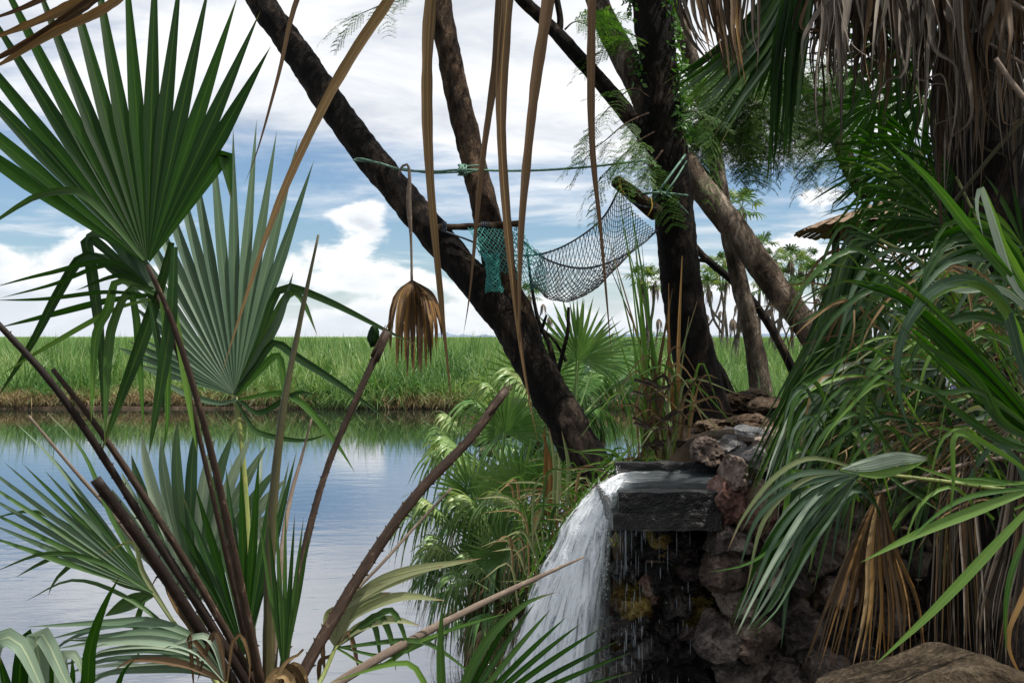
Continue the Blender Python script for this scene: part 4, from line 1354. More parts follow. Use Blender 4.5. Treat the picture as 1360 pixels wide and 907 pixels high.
    tri = np.array([[0, 2, 4], [2, 1, 4], [1, 3, 4], [3, 0, 4], [2, 0, 5], [1, 2, 5], [3, 1, 5], [0, 3, 5]])
    Q = (tri[None] + 6 * np.arange(n)[:, None, None]).reshape(-1, 3)
    dm = plainmat('water_drop', (0.75, 0.79, 0.82), (0.55, 0.6, 0.63), 0.1, 10, 0.8, 0.0)
    o = link('spray_drops', np_mesh('spray_drops', V, Q, None, dm), WF); o['kind'] = 'stuff'
    # strings of drops under the front edge
    mb = MB()
    rd = random.Random(8)
    for k in range(38):
        px = rd.choice((rd.uniform(820, 846), rd.uniform(846, 925), rd.uniform(826, 860)))
        y = rd.uniform(3.975, 4.15)
        x0 = (px - 680) * 4.0 / F
        z = 1.625 - (0 if rd.random() < 0.6 else rd.uniform(0, 0.3))
        while z > 0.35:
            ln = rd.uniform(0.008, 0.07) * (2.0 if z > 1.5 else 1.0)
            w = rd.uniform(0.0005, 0.0017)
            xx = x0 + rd.uniform(-0.006, 0.006)
            tube(mb, [Vector((xx, y, z)), Vector((xx, y, z - ln * 0.5)), Vector((xx, y, z - ln))], [w * 0.5, w, w * 0.3], 3, 3, raw=True, cap=False)
            z -= ln + rd.uniform(0.01, 0.24)
            if rd.random() < 0.06: break
    m3, g3, out3 = newmat('drip_water')
    principled(g3, out3, (0.32, 0.35, 0.38), 0.12, None, 0.8)
    o = mb.build('drips', m3, WF); o['kind'] = 'stuff'


make_spout()

# ------------------------------------------------------------------ hammock and ropes

def rope(name, pts, w, mat, parent=None, n=40):
    mb = MB()
    q = [P(*p) for p in pts]
    d = pts[0][2]
    tube(mb, q, [w * d / F / 2], n, 6, 0.0)
    return mb.build(name, mat, parent)


def make_hammock():
    Hm = empty('net_hammock', P(765, 404, 6.3), 'slack grey and teal net hammock slung between the leaning tree and the beam', 'hammock')
    bar = MB()
    tube(bar, [P(582, 302, 6.35), P(630, 301, 6.3), P(690, 297, 6.25)], [0.020, 0.022, 0.020], 16, 9, 0.12, 16.0)
    bo = bar.build('spreader_bar', M['cut_wood'], Hm)
    lash = MB()
    for x in (588, 640, 645, 684):
        for j in range(3):
            c = P(x + j * 2.2, 300.5, 6.29)
            ring = [c + Vector((0, math.cos(t) * 0.027, math.sin(t) * 0.027)) for t in np.linspace(0, 2 * math.pi, 11)]
            tube(lash, ring, [0.0035], 11, 5, cap=False, raw=True)
    lash.build('lashing', M['rope_navy'], bo)

    E0 = [P(*p) for p in ((716, 338, 6.35), (760, 321, 6.45), (800, 290, 6.4), (823, 250, 6.22))]
    E1 = [P(*p) for p in ((716, 339, 6.33), (745, 352, 6.1), (780, 356, 6.0), (815, 346, 6.02), (850, 326, 6.1), (873, 306, 6.2))]
    rope_pts0 = [P(586, 306, 6.3), P(622, 319, 6.3), P(665, 337, 6.33)] + E0
    mb = MB(); tube(mb, rope_pts0, [0.0065], 60, 6); mb.build('edge_rope', M['rope_navy'], Hm)
    rope_pts1 = [P(686, 310, 6.27), P(700, 326, 6.3)] + E1
    mb = MB(); tube(mb, rope_pts1, [0.0065], 60, 6); mb.build('edge_rope', M['rope_navy'], Hm)
    mb = MB(); tube(mb, [P(823, 250, 6.22), P(836, 266, 6.1), P(852, 274, 6.15), P(872, 277, 6.22)], [0.006], 20, 6); mb.build('edge_rope', M['rope_navy'], Hm)
    mb = MB()
    for dx in (1, 4):
        tube(mb, [P(820 + dx, 236, 6.17), P(823 + dx * 0.5, 250, 6.15), P(827 + dx * 2, 266, 6.15)], [0.0035], 8, 5)
    tube(mb, [P(864, 262, 6.1), P(866, 275, 6.08), P(860, 288, 6.08)], [0.004], 8, 5)
    mb.build('tie_cord', M['rope_ochre'], Hm)
    n0 = catmull(E0, 61); n1 = catmull(E1, 61)
    sag = [(0, 40), (0.15, 58), (0.35, 66), (0.55, 58), (0.75, 34), (0.9, 16), (1.0, 8)]
    su = [a for a, _ in sag]; sv = [b for _, b in sag]

    def surf(u, v):
        u = min(max(u, 0), 1); v = min(max(v, 0), 1)
        i = min(int(u * 60), 59); f = u * 60 - i
        a = n0[i].lerp(n0[i + 1], f); b = n1[i].lerp(n1[i + 1], f)
        s = float(np.interp(u, su, sv)) * 6.2 / F
        bulge = (1 - u) * 0.055 * math.sin(math.pi * v)
        p = a.lerp(b, v)
        shp = math.sin(math.pi * v ** 0.85) ** 0.8
        return p + Vector((-bulge, 0, -s * shp)) + mnoise.noise_vector(Vector((u * 9, v * 7, 0))) * 0.012

    def lattice(sf, NU, NV, r, name, mat, parent):
        mb = MB()
        for dirn in (1, -1):
            for k in range(-NV, NU + 1):
                pts = []
                for j in range(NV + 1):
                    iu = k + j if dirn == 1 else k + (NV - j)
                    if 0 <= iu <= NU:
                        pts.append(sf(iu / NU, j / NV))
                if len(pts) > 1:
                    tube(mb, pts, [r], len(pts), 4, cap=False, raw=True)
        return mb.build(name, mat, parent)
    lattice(surf, 27, 16, 0.0023, 'net', M['net_grey'], Hm)
    # teal end of the net bunched under the bar
    A = catmull([P(622, 302, 6.27), P(660, 303, 6.26), P(690, 302, 6.25)], 21)
    B = catmull([P(636, 340, 6.2), P(668, 358, 6.2), P(716, 350, 6.25)], 21)

    def surf2(u, v):
        i = min(int(u * 20), 19); f = u * 20 - i
        p = A[i].lerp(A[i + 1], f).lerp(B[i].lerp(B[i + 1], f), v)
        return p + Vector((0, -0.05 * math.sin(math.pi * v), -0.02 * math.sin(math.pi * u) * v)) + mnoise.noise_vector(Vector((u * 6, v * 6, 3))) * 0.012
    lattice(surf2, 13, 8, 0.0022, 'teal_net', M['net_teal'], Hm)
    A3 = catmull([P(676, 303, 6.25), P(700, 322, 6.28), P(724, 338, 6.3)], 21)
    B3 = catmull([P(672, 352, 6.2), P(696, 380, 6.22), P(726, 392, 6.2)], 21)

    def surf3(u, v):
        i = min(int(u * 20), 19); f = u * 20 - i
        p = A3[i].lerp(A3[i + 1], f).lerp(B3[i].lerp(B3[i + 1], f), v)
        return p + Vector((0, -0.06 * math.sin(math.pi * v), 0)) + mnoise.noise_vector(Vector((u * 6, v * 6, 7))) * 0.014
    lattice(surf3, 9, 9, 0.0021, 'teal_net', M['net_teal'], Hm)
    C = lambda u, v: Vector((0.028 * math.cos(2 * math.pi * u) * (1.25 - 0.35 * math.sin(math.pi * v)), 0.028 * math.sin(2 * math.pi * u), 0)) * 1.6 + P(652 + 3 * v, 338, 6.2).lerp(P(656, 388, 6.2), v) + mnoise.noise_vector(Vector((u * 9, v * 9, 8))) * 0.015
    lattice(C, 12, 12, 0.0026, 'net_bundle', M['net_teal'], Hm)
    # knotted rope line over the net
    L = empty('rope_line', P(620, 228, 6.4), 'thin green rope stretched from the leaning tree to the dark trunk', 'rope')
    rope('line', [(470, 213, 6.35), (500, 216, 6.3), (535, 226, 6.3), (580, 228, 6.3), (612, 226, 6.32), (700, 227, 6.32), (780, 222, 6.35), (858, 213, 6.3)], 3.2, M['rope_green'], L, 60)
    rope('line', [(535, 224, 6.31), (570, 230, 6.3), (610, 229, 6.32)], 2.4, M['rope_green'], L, 20)
    kn = MB()
    for j in range(5):
        pts = [P(610 + j * 2 + random.uniform(-2, 2), 226 + 7 * math.sin(t) , 6.33 + 0.16 * math.cos(t)) for t in np.linspace(0, 6.3, 12)]
        tube(kn, pts, [0.006], 24, 5, cap=False)
    tube(kn, [P(610, 222, 6.3), P(640, 220, 6.28), P(642, 224, 6.3), P(612, 232, 6.28)], [0.006], 20, 5)
    kn.build('knot', M['rope_green'], L)
    for pts, w in (([(470, 213, 6.4), (478, 211, 6.32), (500, 216, 6.3)], 3.0), ([(866, 268, 6.15), (885, 240, 6.1), (910, 206, 6.25)], 3.4), ([(880, 262, 6.12), (896, 240, 6.12), (912, 214, 6.25)], 2.6),
                   ([(852, 258, 6.2), (876, 256, 6.1), (914, 260, 6.25)], 3.0), ([(878, 254, 6.1), (898, 268, 6.15), (914, 284, 6.25)], 2.4)):
        rope('lashing', pts, w, M['rope_green'], L, 14)


make_hammock()

# ------------------------------------------------------------------ near palms: leaves built blade by blade

def px_path(pts, d0):
    return [P(p[0], p[1], p[2] if len(p) > 2 else d0) for p in pts]


def blade(parent, pts, w, mat, d0=2.0, n=14, fold=0.14, name='leaflet', prof='long', twist=0.0, w0=0.45):
    q = px_path(pts, d0)
    wm = w * d0 / F
    if prof == 'long':
        wf = lambda s: wm * (w0 + (1 - w0) * min(1, s / 0.35)) * (1 - max(0, (s - 0.45) / 0.55) ** 1.6)
    elif prof == 'lens':
        wf = lambda s: wm * math.sin(math.pi * min(1, max(0.02, s))) ** 0.7
    else:
        wf = lambda s: wm * (1 - 0.85 * s ** 2)
    if isinstance(mat, str) and mat.startswith('dry') and w * d0 > 12:
        ph = random.uniform(0, 50); wf0 = wf
        wf = lambda s: wf0(s) * (1 + 0.28 * mnoise.noise(Vector((s * 9, ph, 0))) + 0.16 * mnoise.noise(Vector((s * 31, ph, 4))))
        n = n * 2
    mb = MB()
    strip(mb, q, wf, n, fold, None, twist)
    return mb.build(name, M[mat] if isinstance(mat, str) else mat, parent)


def sweep(parent, A, B, n, w, mats, d0, jit=5.0, dj=0.05, nseg=14, t0=0.0, name='leaflet', wj=0.3, seed=0, fold=0.24, lenj=0.12, tw=0.5):
    """n blades between two outlines"""
    rd = random.Random(seed + int(A[0][0]) * 7 + int(B[-1][1]))
    if isinstance(mats, str): mats = [mats]
    n = int(n * 1.35)
    m = max(len(A), len(B))
    A = [lerp_px(A, i / (m - 1)) for i in range(m)]; B = [lerp_px(B, i / (m - 1)) for i in range(m)]
    for k in range(n):
        t = k / max(1, n - 1) + rd.uniform(-0.4, 0.4) / n
        ln = 1 + rd.uniform(-lenj, lenj)
        do = rd.uniform(-dj, dj)
        pts = []
        for i in range(m):
            s = i / (m - 1)
            x = A[i][0] + (B[i][0] - A[i][0]) * t + rd.uniform(-jit, jit) * s
            y = A[i][1] + (B[i][1] - A[i][1]) * t + rd.uniform(-jit, jit) * s
            if i == m - 1:
                x = pts[-1][0] + (x - pts[-1][0]) * ln; y = pts[-1][1] + (y - pts[-1][1]) * ln
            pts.append((x, y, d0 + do * s + 0.25 * dj * math.sin(3.1 * k) * s))
        blade(parent, pts, 0.46 * w * (1 + rd.uniform(-wj, wj * 1.6)), rd.choice(mats), d0, nseg, fold, name, 'long', rd.uniform(-tw, tw))


def lerp_px(pts, t):
    x = t * (len(pts) - 1); i = min(int(x), len(pts) - 2); f = x - i
    return (pts[i][0] + (pts[i + 1][0] - pts[i][0]) * f, pts[i][1] + (pts[i + 1][1] - pts[i][1]) * f)


def stalk(parent, pts, ws, mat, d0=2.0, name='stalk', thorns=0, n=26, flat=0.6, sides=9, split_end=False):
    q = px_path(pts, d0)
    mb = MB()
    rad = [0.63 * w * d0 / F / 2 for w in ws]
    tube(mb, q, rad, n, sides, 0.10, 26.0, flat)
    if thorns:
        c = catmull(q, thorns * 2 + 2)
        for i in range(1, len(c) - 1):
            t = (c[i + 1] - c[i - 1]).normalized()
            s = t.cross((CAMP - c[i]).normalized()).normalized() * (1 if i % 2 else -1)
            r = lerpl(rad, i / (len(c) - 1))
            b = c[i] + s * r * 0.9
            L = r * random.uniform(0.3, 0.55)
            mb.add([b - t * L * 0.6, b + t * L * 0.6, b + s * L - t * L * 0.7], [(0, 1, 2)], [(0.3, 0.5)] * 3)
    if split_end:
        t = (q[0] - q[1]).normalized()
        for k in range(7):
            a = q[0] - t * 0.02 + Vector((random.uniform(-1, 1), random.uniform(-1, 1), random.uniform(-1, 1))) * rad[0] * 0.8
            tube(mb, [a - t * 0.05, a, a + t * random.uniform(0.01, 0.05)], [rad[0] * 0.35, rad[0] * 0.3, rad[0] * 0.08], 4, 5)
    return mb.build(name, M[mat], parent)


def fan(parent, hub, a0, a1, n, r, mat, stk, sw, smat, split=0.52, droop=0.0, tilt=(0.0, 0.0), wmul=1.0, jit=0.4, rj=0.04, fold=0.17, nseg=12, pexp=1.5, brk=0.0, brk_at=(0.55, 0.8), thorns=0, seed=0, name='leaf', curve=0.0):
    """fan leaf facing us: stalk, then pleated leaflets joined up to the split"""
    rd = random.Random(seed + int(hub[0]) * 13 + int(hub[1]))
    hx, hy, hd = hub
    leaf = stalk(parent, list(stk) + [(hx, hy, hd)], sw, smat, hd, name, thorns)
    dth = abs(R(a1 - a0)) / max(1, n - 1)
    rm = (sum(r) / len(r)) if hasattr(r, '__len__') else r
    Rs = split * rm
    mats = [mat] if isinstance(mat, str) else mat
    for i in range(n):
        t = i / max(1, n - 1)
        a = R(a0 + (a1 - a0) * t + rd.uniform(-jit, jit))
        L = lerpl(r, t) * (1 + rd.uniform(-rj, rj))
        rs = min(Rs, L * 0.72)
        K = nseg
        bk = rd.uniform(*brk_at) if rd.random() < brk else None
        wave = rd.uniform(-0.035, 0.035)
        pts, px, py, hold = [], 0, 0, None
        for k in range(K + 1):
            s = 0.015 + 0.985 * k / K
            rho = L * s
            aa = a + curve * s * s
            x = math.cos(aa) * rho; y = -math.sin(aa) * rho + droop * L * s * s
            if bk is not None and s > bk:
                if hold is None: hold = (px, py, s)
                e = (s - hold[2]) * L
                x = hold[0] + (px - 0) * 0.0 + math.cos(aa) * e * 0.22; y = hold[1] + e * 0.95
            else:
                px, py = x, y
            dd = hd * (1 + (tilt[0] * x + tilt[1] * y) / F) + wave * max(0, s - 0.4)
            pts.append(P(hx + x, hy + y, dd))
        k0 = 2 * math.tan(dth / 2) * 1.03 * wmul * hd / F
        def wf(s, L=L, rs=rs, k0=k0):
            rho = L * (0.015 + 0.985 * s)
            if rho < rs: return max(k0 * rho, 0.0012)
            return k0 * rs * (1 - ((rho - rs) / (L - rs)) ** pexp)
        mb = MB()
        strip(mb, pts, wf, K + 1, fold, None, rd.uniform(-0.25, 0.25), raw=True)
        mb.build('leaflet', M[rd.choice(mats)], leaf)
    return leaf


def make_clump():
    g0 = gz(-0.45, 2.0)
    T = empty('fan_palm', (-0.48, 2.0, g0), 'large fan palm clump with brown cut stalks beside the pond', 'palm', None)
    # short fibrous trunk below the picture
    mb = MB(); tube(mb, [Vector((-0.46, 2.05, g0 - 0.1)), Vector((-0.47, 2.05, 1.3)), P(352, 930, 2.05)], [0.13, 0.11, 0.085], 20, 12, 0.25, 14.0)
    mb.build('trunk', M['bark_brown'], T)
    # the great fan top left
    L1 = fan(T, (196, 352, 1.9), 145, 55, 17, [430, 450, 460, 470, 480, 480, 470, 450, 425, 400, 380, 365, 262], 'leaf_deep',
             [(348, 915, 2.03), (318, 770, 2.0), (290, 640, 1.97), (262, 530, 1.94), (228, 425, 1.92)], [24, 21, 19, 17, 15, 13, 10], 'stalk_brown', 0.46, 0.0, (0.1, -0.25), thorns=14, pexp=1.15, jit=0.5, rj=0.06, wmul=1.10, brk=0.06, brk_at=(0.7, 0.85))
    blade(L1, [(192, 345), (150, 295), (118, 263), (95, 253), (50, 260), (0, 290), (-30, 312)], 11, 'leaf_mid', 1.9)
    # folded grey leaf under it with snapped hanging blades
    L1b = stalk(T, [(335, 890, 2.05), (290, 690, 2.0), (245, 500, 1.98), (208, 390, 1.96)], [14, 12, 10, 8], 'stalk_brown', 2.0, 'leaf')
    for pts, w, mt in (
            ([(206, 386), (150, 340), (116, 314), (122, 360), (134, 460), (137, 565)], 15, 'leaf_mid'),
            ([(206, 386), (165, 335), (142, 314), (118, 312), (114, 330)], 16, 'leaf_blue'), ([(206, 386), (175, 335), (160, 312), (140, 308)], 16, 'leaf_blue'), ([(206, 386), (186, 340), (178, 318)], 14, 'leaf_blue'),
            ([(206, 387), (160, 352), (125, 335)], 15, 'leaf_blue'), ([(206, 388), (165, 368), (135, 352)], 14, 'leaf_blue'),
            ([(203, 388), (150, 354), (112, 340), (80, 385), (40, 460), (-8, 535)], 13, 'leaf_mid'),
            ([(205, 390), (172, 376), (153, 375), (144, 410), (127, 450), (121, 562)], 12, 'leaf_fresh'),
            ([(205, 390), (175, 382), (152, 425), (144, 470), (139, 590)], 12, 'leaf_mid'),
            ([(205, 390), (176, 378), (182, 430), (188, 520), (191, 572)], 10, 'leaf_fresh'),
            ([(205, 389), (150, 348), (60, 364), (-10, 382)], 7, 'leaf_deep'), ([(205, 390), (150, 352), (70, 378), (0, 396)], 6, 'leaf_deep'),
            ([(200, 392), (140, 400), (60, 420), (-5, 436)], 9, 'leaf_deep'), ([(200, 392), (140, 388), (60, 397), (-10, 399)], 6, 'leaf_deep'),
            ([(200, 398), (150, 412), (60, 462), (-5, 502)], 7, 'leaf_fresh'), ([(204, 384), (160, 366), (100, 386)], 6, 'leaf_deep'),
            ([(228, 322), (216, 370), (190, 450), (160, 530), (132, 607)], 17, 'leaf_mid'), ([(232, 328), (227, 420), (212, 520), (197, 607)], 17, 'leaf_mid'),
            ([(228, 388), (238, 450), (252, 540), (262, 602)], 10, 'leaf_fresh'), ([(214, 400), (222, 470), (222, 560), (216, 604)], 9, 'leaf_fresh'),
            ([(196, 380), (205, 430), (214, 480), (218, 560)], 9, 'leaf_mid')):
        blade(L1b, pts, w, mt, 1.95 + random.uniform(-0.04, 0.04), 18)
    # second great fan, grey green
    L2 = fan(T, (312, 525, 2.45), 163, 71, 20, [155, 170, 150, 150, 190, 270, 310, 340, 370, 375, 372, 368, 362, 350, 340], 'leaf_blue',
             [(338, 900, 2.2), (330, 720, 2.35), (322, 600, 2.42)], [15, 13, 12, 10], 'stalk_green', 0.62, 0.0, (-0.1, -0.2), pexp=1.3)
    for pts, w, mt in (([(312, 525), (345, 450), (363, 398), (382, 381), (440, 402), (515, 440), (560, 462)], 11, 'leaf_mid'), ([(312, 525), (350, 455), (378, 398), (392, 388), (405, 405), (422, 447)], 13, 'leaf_mid'),
                       ([(314, 520), (345, 480), (364, 455), (395, 475), (450, 510), (522, 562)], 11, 'leaf_mid'), ([(315, 525), (345, 492), (368, 472), (376, 500), (378, 560)], 10, 'leaf_fresh'),
                       ([(318, 530), (385, 525), (440, 580), (472, 628)], 9, 'leaf_fresh'), ([(316, 530), (345, 548), (395, 522), (425, 527)], 8, 'leaf_mid'),
                       ([(314, 530), (290, 535), (240, 520), (195, 490)], 8, 'leaf_blue'), ([(314, 532), (330, 560), (345, 575), (400, 585), (440, 575)], 7, 'leaf_mid'),
                       ([(312, 525), (345, 470), (372, 420), (390, 360)], 12, 'leaf_blue')):
        blade(L2, pts, w, mt, 2.42, 18)
    fan(T, (262, 805, 2.5), 137, 54, 15, [190, 215, 228, 240, 244, 236, 228, 215, 200], ['leaf_pale', 'leaf_pale', 'leaf_blue'], [(300, 920, 2.3), (280, 865, 2.45)], [11, 10, 9], 'stalk_green', 0.58, 0.0, (0.0, 0.25), wmul=1.12, pexp=2.6, jit=1.2, rj=0.07, curve=-0.10)
    fan(T, (326, 872, 2.15), 121, 76, 10, [150, 215, 240, 262, 258, 268, 272, 280], ['leaf_deep', 'leaf_mid'], [(345, 940, 2.05)], [11, 9], 'stalk_green', 0.55, 0.0, (0.0, -0.1))
    fan(T, (332, 862, 2.4), 100, 78, 6, [250, 272, 282, 272, 250], ['leaf_pale', 'leaf_blue'], [(345, 940, 2.1)], [11, 9], 'stalk_green', 0.5, 0.0, (0.0, -0.2))
    L5 = fan(T, (203, 787, 2.2), 128, 161, 10, [190, 215, 262, 300, 300, 275, 255, 240], ['leaf_mid', 'leaf_blue'], [(300, 925, 2.1), (262, 868, 2.15), (230, 825, 2.18)], [12, 10, 9, 7], 'stalk_green', 0.5, 0.0, (0.2, -0.1))
    for pts, w in (([(200, 785), (135, 728), (78, 765), (64, 791)], 10), ([(198, 782), (120, 722), (60, 745), (20, 767)], 10), ([(203, 788), (172, 800), (139, 818)], 20), ([(203, 790), (190, 800), (180, 840), (186, 880)], 8),
                   ([(198, 786), (155, 770), (120, 730), (110, 700)], 9), ([(200, 783), (170, 745), (130, 705), (118, 698)], 14)):
        blade(L5, pts, w, 'leaf_mid', 2.2)
    for pts, w, mt in (([(203, 787), (140, 700), (70, 610), (20, 560)], 8, 'leaf_blue'), ([(203, 787), (150, 690), (110, 600), (60, 545)], 7, 'leaf_mid'), ([(203, 787), (120, 720), (50, 680), (-20, 690)], 8, 'leaf_mid'),
                       ([(203, 787), (130, 745), (60, 735), (-10, 760)], 7, 'leaf_mid'), ([(262, 868), (180, 800), (100, 770), (30, 800)], 6, 'leaf_mid'), ([(255, 860), (170, 830), (90, 850), (40, 900)], 6, 'leaf_blue'),
                       ([(230, 825), (190, 760), (176, 720), (130, 740)], 7, 'leaf_straw'), ([(300, 900), (230, 800), (215, 760), (190, 800)], 6, 'dry_tan')):
        blade(L5, pts, w, mt, 2.18 + random.uniform(-0.08, 0.08), 16, 0.2, twist=random.uniform(-0.8, 0.8))
    fan(T, (377, 900, 1.95), 99, 80, 7, [212, 232, 240, 228, 215, 200], 'leaf_mid', [(360, 960, 2.0)], [12, 10], 'stalk_green', 0.5, 0.0, (0, 0))
    # pale arching leaf low on the left
    L8 = stalk(T, [(345, 960, 2.0), (318, 930, 1.95), (298, 905, 1.9)], [13, 11, 9], 'stalk_green', 1.95, 'leaf')
    rd = random.Random(4)
    for k in range(13):
        t = k / 12
        y1 = 826 + 66 * t; tipx = 66 + 60 * t + rd.uniform(-18, 18); tipy = 838 + 80 * t + rd.uniform(-8, 8)
        blade(L8, [(298, 903), (262 - 8 * t, 850 + 40 * t), (205, y1 + rd.uniform(-4, 4)), (140, y1 + 2 + rd.uniform(-3, 6)), (tipx + rd.uniform(-25, 25), tipy + rd.uniform(-6, 10))], rd.uniform(7, 11), 'leaf_pale' if rd.random() < 0.45 else 'leaf_blue', 1.9 + 0.1 * t + rd.uniform(-.06, .06), 16, 0.26, twist=rd.uniform(-0.5, 0.5))
    for pts, w, mt in (([(298, 900), (286, 858), (270, 844), (245, 850), (215, 862)], 9, 'leaf_pale'), ([(300, 902), (292, 852), (284, 842), (272, 870), (262, 905)], 8, 'dry_brown'), ([(300, 905), (258, 850), (252, 845), (255, 880), (258, 920)], 7, 'dry_tan'),
                       ([(300, 905), (268, 870), (262, 866), (266, 900)], 6, 'dry_brown'), ([(302, 905), (310, 850), (322, 845), (332, 880), (330, 915)], 5, 'dry_tan'), ([(298, 903), (240, 880), (180, 876), (150, 890)], 10, 'dry_brown')):
        blade(L8, pts, w, mt, 1.88)
    # straw coloured leaf by the water
    L9 = stalk(T, [(392, 960, 2.05), (425, 905, 2.15), (447, 856, 2.2)], [11, 10, 8], 'stalk_green', 2.2, 'leaf')
    for pts, w, mt in (([(447, 856), (470, 800), (530, 762), (640, 741)], 16, 'leaf_straw'), ([(447, 856), (470, 815), (530, 792), (592, 797)], 15, 'leaf_straw'), ([(447, 856), (478, 832), (520, 822), (560, 831)], 13, 'leaf_straw'),
                       ([(447, 856), (460, 808), (500, 780), (590, 750)], 16, 'leaf_straw'), ([(447, 856), (452, 810), (468, 795), (520, 772)], 18, 'leaf_straw'), ([(447, 856), (444, 815), (455, 802)], 20, 'leaf_straw'),
                       ([(447, 856), (436, 820), (442, 805)], 18, 'leaf_straw'), ([(447, 856), (464, 812), (480, 796), (520, 786)], 18, 'leaf_straw'), ([(447, 858), (492, 822), (506, 818), (520, 850), (526, 892)], 10, 'leaf_mid'),
                       ([(447, 858), (484, 832), (496, 828), (502, 850), (506, 885)], 9, 'leaf_mid'), ([(447, 858), (505, 815), (522, 812), (536, 840), (545, 880)], 9, 'leaf_mid'), ([(447, 858), (462, 840), (468, 850), (478, 895)], 7, 'dry_brown'),
                       ([(446, 858), (434, 836), (428, 850), (432, 900)], 7, 'dry_tan'), ([(447, 858), (440, 870), (425, 880), (424, 925)], 6, 'dry_brown'), ([(447, 858), (520, 870), (600, 835), (680, 812)], 6, 'leaf_fresh'),
                       ([(447, 860), (500, 885), (560, 850), (640, 825)], 6, 'leaf_fresh'), ([(447, 860), (540, 850), (580, 860), (640, 905)], 7, 'leaf_mid')):
        blade(L9, pts, w, mt, 2.2, 16)
    # cut and dead leaf stalks
    S = [
        ([(-12, 420, 1.9), (60, 498, 1.92), (120, 580, 1.95), (190, 690, 2.0), (262, 800, 2.02), (345, 935, 2.05)], [13, 15, 16, 18, 20, 22], 'stalk_dark', 20, 'long dark cut stalk farthest left'),
        ([(70, 490, 1.98), (130, 568, 2.0), (205, 680, 2.02), (270, 785, 2.05), (352, 930, 2.08)], [10, 14, 15, 17, 19], 'stalk_brown', 16, None),
        ([(127, 636, 1.86), (190, 722, 1.9), (262, 830, 1.95), (330, 940, 2.0)], [22, 23, 25, 26], 'stalk_dark', 8, 'thick black stalk sawn off short'),
        ([(38, 552, 2.3), (95, 620, 2.3), (160, 695, 2.3), (230, 790, 2.25), (310, 930, 2.15)], [6, 9, 11, 12, 12], 'stalk_grey', 10, None),
        ([(423, 312, 2.1), (398, 430, 2.1), (374, 560, 2.08), (360, 720, 2.06), (356, 935, 2.03)], [5, 13, 19, 23, 27], 'stalk_olive', 0, None),
        ([(514, 440, 2.25), (478, 520, 2.22), (438, 612, 2.2), (408, 715, 2.15), (385, 830, 2.1), (372, 930, 2.06)], [19, 15, 15, 16, 18, 20], 'stalk_brown', 26, None),
        ([(672, 518, 2.3), (622, 585, 2.26), (555, 655, 2.22), (490, 745, 2.18), (432, 840, 2.12), (385, 925, 2.06)], [19, 22, 24, 25, 26, 27], 'stalk_brown', 26, 'stout brown stalk leaning right over the water, its end frayed'),
        ([(600, 648, 2.6), (560, 690, 2.6), (510, 745, 2.55), (460, 800, 2.5), (400, 900, 2.3)], [6, 8, 9, 10, 10], 'stalk_grey', 0, 'thin pale dead stalk'),
        ([(414, 556, 2.25), (400, 610, 2.25), (386, 660, 2.22), (374, 740, 2.15), (362, 920, 2.08)], [4, 9, 12, 12, 12], 'stalk_grey', 0, None),
    ]
    for pts, ws, mt, th, lab in S:
        o = stalk(T, pts, ws, mt, 2.05, 'stalk', th, 30, split_end=(pts[0][0] in (672, 514)))
        if lab: o['label'] = lab
        if pts[0][0] == 514:
            b = rock('dead_bud', P(496, 449, 2.26), (0.016, 0.010, 0.024), M['leaf_deep'], 5, 3, o, jag=0.4)
    # dried leaf base in the heart of the clump
    for q in range(4):
        blade(T, [(352 + 7 * q, 950), (358 + 8 * q, 905 - 4 * q), (372 + 8 * q, 893 - 2 * q), (386 + 7 * q, 905 + 2 * q), (392 + 6 * q, 950)], 13, 'dry_tan', 1.9 + 0.01 * q, 14, 0.3, 'leaf_base', 'lens')
    blade(T, [(356, 940), (376, 884), (398, 868), (402, 862), (384, 880)], 5, 'dry_tan', 1.9, 14, 0.2, 'leaf_base')

    # ---- curled palm in the corner
    K = empty('fan_palm', (-0.85, 1.35, gz(-0.85, 1.35)), 'fan palm in the bottom left corner with curled pale backed leaves', 'palm')
    st = stalk(K, [P(30, 1250, 1.5) and (30, 1500, 1.45), (28, 1200, 1.48), (30, 1020, 1.5)], [16, 14, 12], 'stalk_green', 1.5, 'leaf')
    for pts, w, mt, dd in (([(25, 1015), (-15, 900), (-4, 850), (25, 853), (52, 905), (75, 960)], 27, 'leaf_pale', 1.46), ([(30, 1015), (26, 900), (34, 842), (42, 848), (44, 880)], 20, 'leaf_deep', 1.52), ([(35, 1015), (52, 900), (48, 842), (62, 850), (88, 905), (120, 960)], 25, 'leaf_pale', 1.48),
                           ([(40, 1015), (68, 900), (70, 845)], 19, 'leaf_deep', 1.53), ([(20, 1015), (0, 930), (-30, 860)], 26, 'leaf_deep', 1.54), ([(28, 1015), (12, 940), (0, 870)], 24, 'leaf_deep', 1.53), ([(45, 1015), (92, 920), (96, 868)], 13, 'leaf_deep', 1.55),
                           ([(50, 1015), (110, 930), (120, 860), (138, 805), (160, 763)], 18, 'leaf_deep', 1.5), ([(48, 1015), (80, 930), (82, 875), (100, 870), (118, 915)], 20, 'leaf_pale', 1.52), ([(52, 1015), (140, 935), (165, 890), (182, 872)], 12, 'leaf_deep', 1.55),
                           ([(30, 1015), (40, 930), (52, 880), (58, 930)], 22, 'leaf_deep', 1.5)):
        blade(st, pts, w, mt, dd, 18, 0.10, w0=0.7)

    # ---- dark fan in front of the waterfall
    C = empty('fan_palm', (-0.13, 1.35, gz(-0.13, 1.35)), 'dark green fan palm leaf spreading right in front of the waterfall', 'palm')
